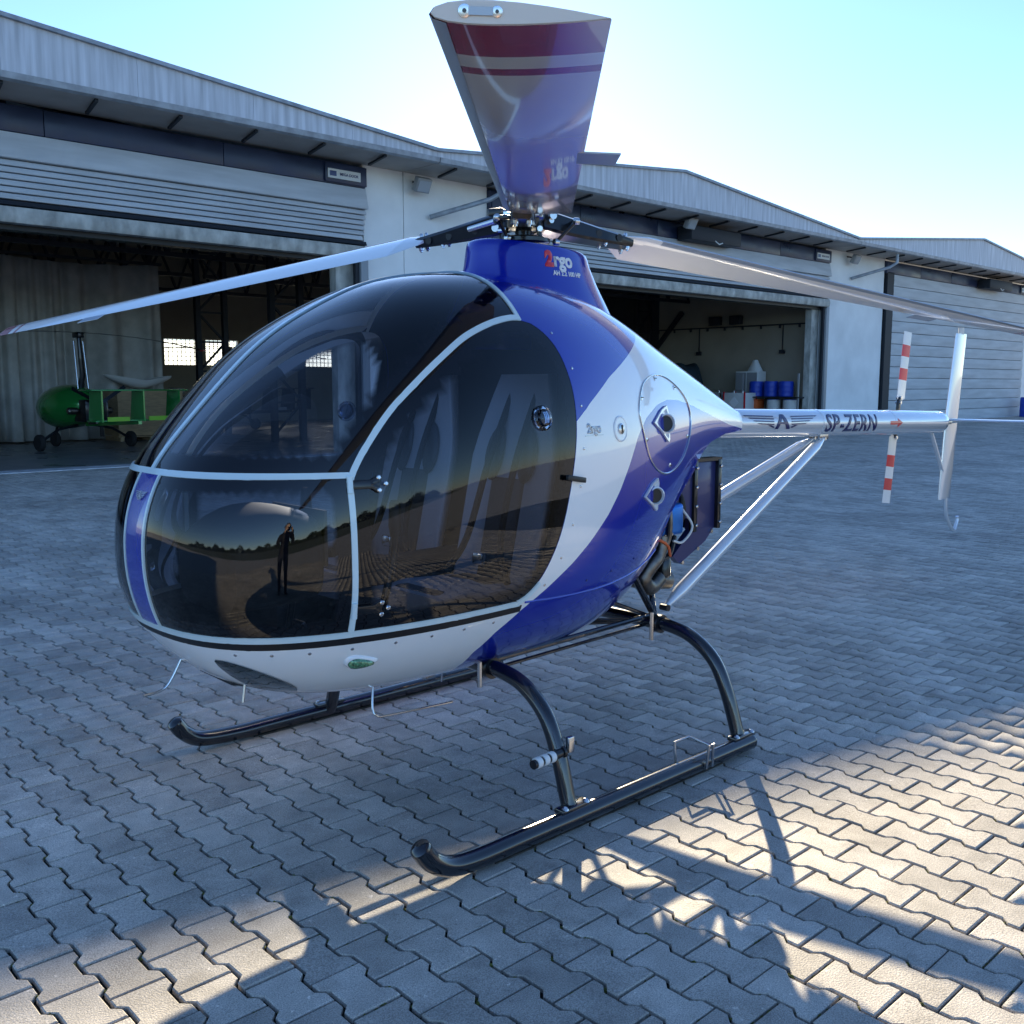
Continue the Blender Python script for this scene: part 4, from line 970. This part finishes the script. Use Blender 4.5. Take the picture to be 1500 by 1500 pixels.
    for q in (hp, foot): MB().lathe([(.006, -.016), (.015, -.010), (.015, .010), (.006, .016)], q, d, 12).build('rod_end', MT['steel'], ga2)
    # damper
    MB().tube([gp(.09, -.085, .03), gp(.24, -.062, .015)], .012, 10).build('lag_damper', MT['steel'], ga)
    return B
AZ0 = 45.9
BL = []
for az, pr, pt, dz, sl in ((AZ0, R(4), R(2), .030, .130), (AZ0+120, R(16), R(9), .02, .110), (AZ0-119.3, R(25), R(31), .02, .100)):
    BL.append(blade(R(az), pr, pt, dz, sl))
# ---- tail boom
bx0, bx1 = -1.46, -4.10
def bc(x): return 1.388+(x+1.56)*(1.388-1.330)/(4.10-1.56)
prof = [(-1.40,.070), (bx0,.0795), (bx1,.083), (-4.16,.079), (-4.21,.062), (-4.235,.036), (-4.25,.026), (-4.36,.020)]
rings = [[(x, r*math.cos(t), bc(x)+r*math.sin(t)) for t in np.linspace(0, 2*math.pi, 40, endpoint=False)] for x, r in prof]
tb = MB().loft(rings).build('tail_boom', MT['chrome_white'], HELI, smooth=50)
for x in (-2.43, -3.35): MB().loft([[(xx, .0835*math.cos(t), bc(x)+.0835*math.sin(t)) for t in np.linspace(0, 2*math.pi, 40, endpoint=False)] for xx in (x-.012, x+.012)]).build('boom_band', MT['chrome_white'], tb)
def boom_fn(x0, z0, s_=1):
    def fn(u, v):
        r = .0826; a = (z0+v)/r; x = x0-u*s_
        return Vector((x, s_*r*math.cos(a), bc(x)+r*math.sin(a))), Vector((0, s_*math.cos(a), math.sin(a)))
    return fn
def fit(me, w, h):
    xs_ = [v.co.x for v in me.vertices]; ys_ = [v.co.y for v in me.vertices]; kx, ky = w/(max(xs_)-min(xs_)), h/(max(ys_)-min(ys_)); mx, my = (max(xs_)+min(xs_))/2, (max(ys_)+min(ys_))/2
    for v in me.vertices: v.co.x = (v.co.x-mx)*kx; v.co.y = (v.co.y-my)*ky
    return me
for s_ in (1, -1):
    wrap(fit(flat_poly_mesh(emblem_polys(.77)), .77, .088), boom_fn(-1.965, .012, s_), 'emblem', MT['letter_navy'], tb, step=.014, thick=.0012)
    wrap(fit(text_mesh('SP-ZERN', .15, .10, .0035, space=1.12), .64, .118), boom_fn(-2.765, .002, s_), 'registration', MT['letter_navy'], tb, step=.014, thick=.0012)
    wrap(flat_poly_mesh([[(-.085, -.012), (.02, -.012), (.02, .012), (-.085, .012)], [(.02, -.03), (.085, 0), (.02, .03)]]), boom_fn(-3.35, .0, s_), 'arrow', MT['red'], tb, step=.014, thick=.0012)
# fins
def plate(z0, z1, x0, x1, c0, c1, th, name, n=6):
    rg = []
    for i in range(n):
        t = i/(n-1); z = z0+(z1-z0)*t; x = x0+(x1-x0)*t; c_ = c0+(c1-c0)*t
        rg.append([(x+(.5-u)*c_, w*c_*1.0*th, z) for u, w in AF])
    return MB().loft(rg).build(name, MT['chrome_white'], HELI, smooth=60)
plate(1.345, 1.97, -4.385, -4.475, .215, .19, 1, 'upper_fin'); plate(1.315, .755, -4.385, -4.335, .215, .20, 1, 'lower_fin')
MB().lathe([(.02, 0), (.02, .05)], (-4.47, 0, 1.965), (0, 0, 1), 10).build('fin_tip_light', MT['cap_white'], HELI)
rg = [[(-4.36+(.45-u)*.17, y, 1.338+w*.17) for u, w in AF] for y in (-.62, -.61, 0, .61, .62)]
hs = MB().loft(rg).build('horizontal_stabiliser', MT['chrome_white'], HELI, smooth=60)
MB().tube(bez([(-4.36, 0, .76), (-4.375, 0, .66), (-4.41, .0, .60), (-4.52, 0, .50), (-4.56, 0, .515), (-4.59, 0, .575), (-4.585, 0, .60)], 5), .014, 10).build('tail_skid', MT['chrome_white'], HELI)
MB().tube([(-4.06, 0, bc(-4.06)-.075), (-4.325, .0, .90)], .014, 10).build('fin_brace', MT['chrome_white'], HELI)
# tail rotor on the starboard side
TRX, TRZ, TRY = -3.955, 1.36, -.19
tr_ = MB().lathe([(.03, 0), (.03, .10), (.045, .105), (.045, .15), (.02, .155)], (TRX, -.07, bc(TRX)), (0, -1, 0), 16).build('tail_rotor_hub', MT['black_metal'], HELI)
for k in (1, -1):
    dr_ = Vector((-.245*k*.55, 0, k)).normalized(); ch_ = Vector((dr_.z, 0, -dr_.x)); nn = Vector((0, -1, 0))
    c0 = Vector((TRX, TRY-.02, TRZ)); 
    def tsec(r, c_): return [c0+dr_*r+(ch_*math.cos(.25)+nn*math.sin(.25)*k)*((.3-u)*c_)+(nn*math.cos(.25)-ch_*math.sin(.25)*k)*(w*c_) for u, w in AF]
    tg = MB().bar(c0+dr_*.02, c0+dr_*.15, .028, .022, nn).build('tail_blade_grip', MT['black_metal'], tr_, bevel=.003)
    for r in (.11, .145): MB().lathe([(.012, -.02), (.012, .02)], c0+dr_*r, nn, 8).build('grip_bolt', MT['steel'], tg)
    tbk = [(.13, .145, 'blade_white'), (.145, .275, 'blade_white'), (.275, .36, 'red'), (.36, .445, 'blade_white'), (.445, .53, 'red'), (.53, .625, 'blade_white')]
    tbp = empty('tail_rotor_blade'); tbp.parent = HELI
    for a_, b_, m_ in tbk: MB().loft([tsec(a_, .05 if a_ < .14 else .082), tsec(b_, .082)], caps=(b_ > .6 or a_ < .14)).build({'red': 'red_band'}.get(m_, 'white_band'), MT[m_], tbp, smooth=60)
# ---- boom struts
for s_ in (1, -1):
    a_, b_ = Vector((-.64, s_*.30, .555)), Vector((-2.50, s_*.035, bc(-2.5)-.095)); dv = (b_-a_)
    so_ = MB().tube([a_, a_+dv*.05, a_+dv*.075, a_+dv*.93, a_+dv*.955, b_], [.012, .026, .034, .034, .026, .010], 18).build('boom_strut', MT['chrome_white'], HELI)
    MB().lathe([(.016, -.022), (.016, .022)], a_, (0, 1, 0), 10).build('strut_bolt', MT['black_metal'], so_)
    MB().box(b_+Vector((-.0, 0, .02)), (.10, .012, .05)).build('strut_lug', MT['steel'], so_, bevel=.006); MB().lathe([(.010, -.015), (.010, .015)], b_, (0, 1, 0), 10).build('strut_bolt', MT['steel'], so_)
# ---- undercarriage
for s_ in (1, -1):
    yk = 1.0 if s_ > 0 else 1.055; fx = 0 if s_ > 0 else .06
    y = .80*s_*yk
    pts = bez([(1.205+fx, y, .150), (1.165+fx, y, .098), (1.09+fx, y, .055), (.98, y, .040), (.8, y, .040)], 6)+[Vector((-.62, y, .040))]
    sk = MB().tube(pts, .035, 20).build('skid', MT['black_paint'], HELI, smooth=50)
    MB().lathe([(.0355, 0), (.034, .008), (.022, .018), (.005, .022)], pts[0], (pts[0]-pts[1]), 20).build('skid_cap', MT['black_paint'], sk)
    MB().lathe([(.0355, 0), (.034, .008), (.022, .016)], pts[-1], (-1, 0, 0), 20).build('skid_cap', MT['black_paint'], sk)
    MB().box((.25, y, .002), (1.3, .03, .006)).build('wear_shoe', MT['worn_steel'], sk)
    # ground-handling bracket
    gb = MB().tube([(-.24, y+s_*.045, .03), (-.245, y+s_*.05, .13), (-.275, y+s_*.05, .13), (-.28, y+s_*.045, .03)], .006, 8).build('wheel_bracket', MT['steel'], sk)
    MB().tube([(-.26, y+s_*.05, .125), (-.26, y-s_*.06, .135), (-.16, y-s_*.06, .135), (-.16, y-s_*.055, .05)], .006, 8).build('bracket_bar', MT['steel'], gb)
    for lx, lean in ((.50, 0), (-.55, .02)):
        lp = bez([(lx, s_*.28, .500), (lx, s_*.40, .500), (lx, s_*.53*yk, .470), (lx-lean*.3, s_*.645*yk, .385), (lx-lean*.6, s_*.715*yk, .25), (lx-lean, s_*.765*yk, .09), (lx-lean, s_*.785*yk, .045)], 6)
        lg = MB().tube(lp, .031, 18).build('leg', MT['black_paint'], HELI, smooth=50)
        for dx in (-.055, .055): 
            MB().lathe([(.013, 0), (.013, .012), (.008, .016)], (lx-lean+dx, s_*.80*yk, .076), (0, s_*.5, 1), 8).build('skid_bolt', MT['steel'], lg)
        MB().box((lx-lean, s_*.79*yk, .075), (.15, .05, .02)).build('saddle', MT['black_paint'], lg, bevel=.006)
        MB().lathe([(.043, -.022), (.043, .022)], (lx, s_*.335, .500), (0, 1, 0), 20).build('clamp', MT['black_metal'], lg)
        MB().lathe([(.011, -.07), (.011, .06)], (lx+.05, s_*.335, .500), (0, 0, 1), 8).build('clamp_bolt', MT['steel'], lg)
    # step peg on the front leg
    sp_ = MB().tube([(.50, s_*.735, .265), (.66, s_*.745, .262)], .017, 12).build('step_peg', MT['black_metal'], HELI)
    for k in range(3): MB().lathe([(.0195, 0), (.0205, .004), (.0205, .020), (.0195, .024)], (.552+k*.036, s_*.739+k*.002, .264), (1, .06*s_, 0), 16).build('grip_tape', MT['white_tape'], sp_)
    MB().lathe([(.022, -.006), (.022, .006)], (.50, s_*.735, .265), (1, 0, 0), 14).build('peg_collar', MT['black_metal'], sp_)
    MB().box((.46, s_*.735, .285), (.03, .02, .06)).build('peg_clamp', MT['steel'], sp_, bevel=.004)
for lx in (.50, -.55): MB().tube([(lx, -.29, .5), (lx, .29, .5)], .030, 16).build('cross_tube', MT['black_paint'], HELI)
def rod(a_, b_, r=.014, name='frame_tube', m='black_paint'): return MB().tube([a_, b_], r, 10).build(name, MT[m], HELI)
for s_ in (1, -1):
    rod((.50, s_*.335, .525), (-.55, s_*.30, .535), .013); rod((.50, s_*.30, .475), (-.55, s_*.27, .485), .008)
    rod((-.56, s_*.30, .53), (-.33, s_*.33, .80), .016); rod((-.56, s_*.30, .53), (-.66, s_*.16, .86), .014); rod((-.55, s_*.28, .50), (-.30, s_*.12, .52), .009); rod((-.56, s_*.29, .52), (-.20, s_*.30, .66), .010)
rod((-.55, .27, .50), (-.15, 0, .50), .009); rod((-.55, -.27, .50), (-.15, 0, .50), .009)
# ---- engine bay
en = MB().box((-.62, 0, .98), (.50, .36, .40)).build('engine_block', MT['black_metal'], HELI, bevel=.04)
for s_ in (1, -1):
    for k, x in enumerate((-.545, -.675)):
        MB().box((x, s_*.29, .975), (.105, .10, .15)).build('valve_cover', MT['anod_blue'], en, bevel=.022, seg=3)
        for zz in (.91, 1.04): MB().lathe([(.008, 0), (.008, .008)], (x+.045, s_*.335, zz), (0, s_, 0), 8).build('cover_bolt', MT['steel'], en)
    MB().tube(bez([(-.61, s_*.33, 1.07), (-.61, s_*.345, .98), (-.61, s_*.335, .88), (-.56, s_*.31, .82)], 5), .012, 8).build('coolant_pipe', MT['worn_steel'], en)
    MB().tube(bez([(-.75, s_*.30, 1.02), (-.80, s_*.33, .93), (-.74, s_*.32, .86), (-.68, s_*.31, .87)], 5), .006, 8).build('ignition_cable', MT['plastic_white'], en)
    MB().tube(bez([(-.60, s_*.31, .90), (-.58, s_*.31, .82), (-.52, s_*.30, .76), (-.50, s_*.28, .70), (-.56, s_*.27, .66), (-.64, s_*.26, .69)], 6), [.030]*8+[.034]*8+[.040]*(31-16), 14).build('exhaust_pipe', MT['worn_steel'], en, smooth=60)
    for pts_, r_, m_ in (([(-.50, .27, .86), (-.56, .30, .80), (-.66, .30, .80), (-.74, .27, .88)], .013, 'black_trim'), ([(-.70, .20, 1.15), (-.78, .26, 1.08), (-.80, .27, .98), (-.76, .25, .90)], .016, 'black_trim'), ([(-.48, .25, .95), (-.53, .33, .90), (-.60, .34, .86), (-.66, .31, .80)], .007, 'orange'), ([(-.52, .30, 1.08), (-.60, .335, 1.11), (-.70, .33, 1.09), (-.76, .29, 1.03)], .010, 'black_trim')):
        MB().tube(bez([(x, s_*y, z) for x, y, z in pts_], 5), r_, 8).build('hose', MT[m_], en)
    MB().lathe([(.030, 0), (.036, .01), (.036, .085), (.028, .095)], (-.70, s_*.24, .78), (0, 0, -1), 18).build('oil_filter', MT['black_metal'], en)
    MB().box((-.80, s_*.22, 1.10), (.07, .06, .05)).build('ignition_coil', MT['black_trim'], en, bevel=.006)
    MB().lathe([(.024, 0), (.030, .01), (.030, .05), (.022, .06)], (-.50, s_*.24, .80), (0, s_, 0), 16).build('starter_motor', MT['worn_steel'], en)
    # radiator: framed plates with bolted flanges
    rd = MB().box((-.985, s_*.24, 1.06), (.20, .045, .33)).build('radiator', MT['rad_blue'], HELI, bevel=.004)
    MB().prism([(-.70, 1.16), (-.885, 1.225), (-.885, .94), (-.78, .98)], 'y', s_*.262, s_*.268).build('side_plate', MT['rad_blue'], rd)
    for x in (-.888, -1.082):
        MB().box((x, s_*.268, 1.06), (.026, .03, .345)).build('flange', MT['black_metal'], rd, bevel=.003)
        for k in range(4): MB().lathe([(.0085, 0), (.0085, .008), (.005, .011)], (x, s_*.284, .92+k*.093), (0, s_, 0), 8).build('flange_bolt', MT['steel'], rd)
    MB().box((-.985, s_*.25, 1.235), (.23, .06, .016)).build('top_flange', MT['black_metal'], rd)
    MB().prism([(-.89, .90), (-1.075, .90), (-1.0, .83), (-.80, .74), (-.74, .78)], 'y', s_*.225, s_*.262).build('lower_duct', MT['rad_blue'], rd)
    for x, z in ((-1.04, .875), (-.93, .80), (-.81, .745)): MB().lathe([(.010, 0), (.010, .01)], (x, s_*.262, z), (0, s_, 0), 8).build('duct_bolt', MT['steel'], rd)
MB().box((-.98, 0, 1.05), (.16, .46, .30)).build('radiator_core', MT['black_trim'], HELI)
MB().tube([(-1.0, .13, 1.24), (-1.18, .10, 1.335)], .012, 8).build('radiator_stay', MT['steel'], HELI); MB().tube([(-1.0, -.13, 1.24), (-1.18, -.10, 1.335)], .012, 8).build('radiator_stay', MT['steel'], HELI)
MB().tube(bez([(-.45, .16, .72), (-.60, .20, .68), (-.76, .22, .66)], 5), .045, 14).build('muffler', MT['worn_steel'], HELI)
# ---- antennas under the belly
for pts in ([(.93, .16, .50), (.955, .19, .40), (.945, .20, .375), (.90, .205, .365), (.60, .225, .355)], [(1.50, -.20, .64), (1.56, -.20, .54), (1.60, -.20, .515), (1.66, -.19, .513)], [(1.46, .18, .62), (1.475, .185, .54)]):
    MB().tube(bez(pts, 4), .0045, 8).build('antenna', MT['steel'], HELI)
MB().box((.62, .10, .445), (.05, .03, .035)).build('belly_lug', MT['steel'], HELI, bevel=.004)
# ---- cabin
fl = []
for x in np.linspace(1.48, .0, 12):
    w = abs(on_hull(x, .60)[0].y)-.03; fl.append([(x, -w, .60), (x, w, .60), (x, w, .585), (x, -w, .585)])
MB().loft(fl).build('cabin_floor', MT['dark'], HELI)
bk = []
for t in np.linspace(0, 2*math.pi, 40, endpoint=False):
    q = hull(np.array([.16]), np.array([t]))[0]; c_ = np.array([.16, 0, 1.2]); q = c_+(q-c_)*.965; bk.append(tuple(q))
MB().loft([bk, [(x-.02, y, z) for x, y, z in bk]]).build('rear_bulkhead', MT['dark'], HELI)
for s_ in (1, -1):
    y0 = .30*s_; S = empty('seat', (0, 0, 0)); S.parent = HELI
    rg = []
    for t in np.linspace(0, 1, 12):
        z = .74+.90*t; x = .44-.20*t; w = (.235 if t < .62 else .235-.10*((t-.62)/.38)**1.3); d_ = .06
        rg.append([(x+d_*math.cos(a_)*(.6 if math.cos(a_) > 0 else 1)+.035*abs(math.sin(a_))**3, y0+w*math.copysign(abs(math.sin(a_))**.6, math.sin(a_)), z) for a_ in np.linspace(0, 2*math.pi, 28, endpoint=False)])
    MB().loft(rg).build('backrest', MT['grey_leather'], S, smooth=60)
    for k in (-1, 1):
        rg = [[(.44-.2*((z_-.74)/.9)+.042+h_, y0+k*.085+sc*.052*math.cos(a_)*(1.15 if k*math.cos(a_) > 0 else .8), z_) for a_ in np.linspace(0, 2*math.pi, 20, endpoint=False) for z_ in [1.33+sc*.11*math.sin(a_)-.3*.052*math.cos(a_)*k]] for sc, h_ in ((1, 0), (.95, .008), (.6, .012))]
        MB().loft(rg).build('shoulder_pad', MT['navy_leather'], S, smooth=60)
    MB().box((.392, y0, 1.03), (.05, .20, .42), Matrix.Rotation(R(-12.5), 3, 'Y')).build('back_insert', MT['navy_leather'], S, bevel=.02)
    rg = []
    for t in np.linspace(0, 1, 8):
        x = .42+.46*t; rg.append([(x, y0+.235*math.copysign(abs(math.cos(a_))**.5, math.cos(a_)), .77+.03*t+.075*math.copysign(abs(math.sin(a_))**.6, math.sin(a_))*(1 if t < .85 else .7)) for a_ in np.linspace(0, 2*math.pi, 24, endpoint=False)])
    MB().loft(rg).build('cushion', MT['grey_leather'], S, smooth=60); MB().box((.66, y0, .845), (.36, .24, .02)).build('cushion_insert', MT['navy_leather'], S, bevel=.008)
    MB().box((.6, y0*.85, .675), (.44, .30, .10)).build('seat_base', MT['dark'], S, bevel=.02)
    for k in (-.07, .07): MB().tube(bez([(.27, y0+k, 1.58), (.40, y0+k*1.1, 1.30), (.50, y0+k*1.4, 1.0), (.54, y0+k*2.6, .86)], 5), .014, 6).build('harness', MT['belt'], S)
    MB().box((.52, y0, .93), (.03, .06, .05)).build('buckle', MT['steel'], S, bevel=.008)
    MB().tube(bez([(1.02, y0, .60), (.98, y0, .80), (.93, y0, .98), (.92, y0, 1.08)], 5), .014, 10).build('cyclic_stick', MT['black_metal'], HELI)
    MB().lathe([(.018, 0), (.024, .04), (.02, .12), (.014, .13)], (.92, y0, 1.06), (0, 0, 1), 12).build('stick_grip', MT['black_trim'], HELI)
    for k in (-.09, .09): MB().box((1.22, y0*.8+k*.8, .72), (.02, .07, .13), Matrix.Rotation(R(25), 3, 'Y')).build('pedal', MT['steel'], HELI, bevel=.006)
MB().box((.55, 0, .76), (.75, .11, .34)).build('centre_console', MT['dark'], HELI, bevel=.03)
rg = []
for t in np.linspace(0, 1, 9):
    x = 1.50-.36*t; w = .10+.16*math.sin(math.pi*min(1, .25+.6*t)); z1 = .98+.20*math.sin(math.pi*min(1, .2+.5*t)); rg.append([(x, w*math.copysign(abs(math.cos(a_))**.6, math.cos(a_)), .83+(z1-.83)*(.5+.5*math.copysign(abs(math.sin(a_))**.6, math.sin(a_)))) for a_ in np.linspace(0, 2*math.pi, 28, endpoint=False)])
ip = MB().loft(rg).build('instrument_panel', MT['dark'], HELI, smooth=60)
MB().box((1.132, 0, 1.06), (.012, .36, .20)).build('panel_face', MT['black_metal'], ip)
for yy, zz, r in ((-.11, 1.10, .035), (0, 1.10, .04), (.11, 1.10, .035), (-.06, 1.01, .028), (.06, 1.01, .028)): MB().lathe([(r, 0), (r, .008), (r*.85, .009)], (1.125, yy, zz), (-1, 0, 0), 20).build('gauge', MT['steel'], ip)
MB().box((1.35, 0, .72), (.16, .16, .28)).build('panel_pedestal', MT['dark'], HELI, bevel=.02)

# ================================================================ the photographer, seen only as a reflection in the cabin glass
def person(loc, yaw):
    V = []; E = []; Rr = []
    def v(x, y, z, r): V.append((x, y, z)); Rr.append(r); return len(V)-1
    def chain(start, pts):
        a = start
        for p in pts: b = v(*p); E.append((a, b)); a = b
        return a
    pel = v(0, 0, .95, .150)
    ch = chain(pel, [(0, -.01, 1.12, .140), (0, 0, 1.30, .155), (0, -.005, 1.43, .125)]); nk = chain(ch, [(0, 0, 1.515, .058), (0, .02, 1.57, .062)])
    hd = chain(nk, [(0, .025, 1.64, .088), (0, .02, 1.71, .090), (0, .015, 1.765, .062)])
    chain(nk, [(0, .095, 1.60, .040)]); chain(hd-1, [(0, .112, 1.655, .022)])
    for s in (-1, 1):
        chain(pel, [(s*.10, 0, .88, .105), (s*.115, .02, .50, .068), (s*.12, -.01, .28, .060), (s*.12, -.02, .09, .046), (s*.135, .06, .045, .045), (s*.15, .15, .035, .035)])
        w = chain(ch, [(s*.185, 0, 1.42, .078), (s*.245, .04, 1.28, .058), (s*.275, .09, 1.16, .052), (s*.19, .22, 1.34, .044), (s*.125, .305, 1.49, .032), (s*.095, .325, 1.535, .030)])
        for k, (dx, dz, L) in enumerate(((.0, .055, .05), (-.004, .038, .055), (-.006, .02, .052), (-.006, .003, .042))):
            x0, z0 = s*.088, 1.535+dz*.8
            chain(w, [(x0, .335, z0, .011), (s*(.066-.004*k), .348, z0+.006, .0095), (s*(.045-.003*k), .350, z0+.004, .0085)])
        chain(w, [(s*.085, .312, 1.535, .012), (s*.062, .318, 1.548, .010), (s*.045, .326, 1.555, .009)])
    me = bpy.data.meshes.new('person'); me.from_pydata(V, E, []); o = bpy.data.objects.new('person', me); col.objects.link(o)
    md = o.modifiers.new('skin', 'SKIN'); sv = me.skin_vertices[0].data
    for i, r in enumerate(Rr): sv[i].radius = (r, r); sv[i].use_root = (i == pel)
    o.modifiers.new('sub', 'SUBSURF').levels = 2
    dg = bpy.context.evaluated_depsgraph_get(); m2 = bpy.data.meshes.new_from_object(o.evaluated_get(dg)); bpy.data.objects.remove(o)
    o = bpy.data.objects.new('person', m2); col.objects.link(o); m2.materials.clear()
    for m_ in ('jacket', 'jeans', 'skin', 'rubber'): m2.materials.append(MT[m_])
    for p in m2.polygons:
        c = p.center; hand = c.y > .300 and 1.47 < c.z < 1.62 and abs(c.x) < .13
        p.material_index = 2 if (c.z > 1.515 and abs(c.x) < .12 and c.y < .2) or hand else (3 if c.z < .085 else (1 if c.z < .93 else 0))
    m2.shade_smooth()
    o.location = loc; o.rotation_euler.z = yaw
    tag(o, 'person in black jacket and dark jeans holding up a phone, mirrored in the cabin window', 'person')
    rg = []
    for t in np.linspace(0, 1, 8):
        z = 1.655+.115*t; w = .094*math.sqrt(max(0, 1-(t*.93)**2))+.004; rg.append([(w*math.cos(a), .012+w*1.12*math.sin(a)-(.03*(1-t) if math.sin(a) > .2 else 0), z) for a in np.linspace(0, 2*math.pi, 24, endpoint=False)])
    MB().loft(rg).build('hair', MT['hair'], o, smooth=60)
    for s in (-1, 1):
        MB().lathe([(.012, 0), (.010, .004)], (s*.032, .107, 1.665), (0, 1, 0), 10).build('eye', MT['letter_white'], o); MB().lathe([(.020, -.008), (.024, 0), (.016, .008)], (s*.090, .012, 1.655), (s, 0, 0), 12).build('ear', MT['skin'], o)
    MB().box((0, .108, 1.603), (.045, .008, .010)).build('mouth', MT['red'], o)
    ph = MB().box((0, .352, 1.575), (.075, .009, .155)).build('phone', MT['black_metal'], None, bevel=.003); ph.location = loc; ph.rotation_euler.z = yaw
    tag(ph, 'black phone held up in both hands by the mirrored photographer', 'phone')
    return o
person((2.998+.682*.385, 3.143+.7314*.385, 0), R(137))
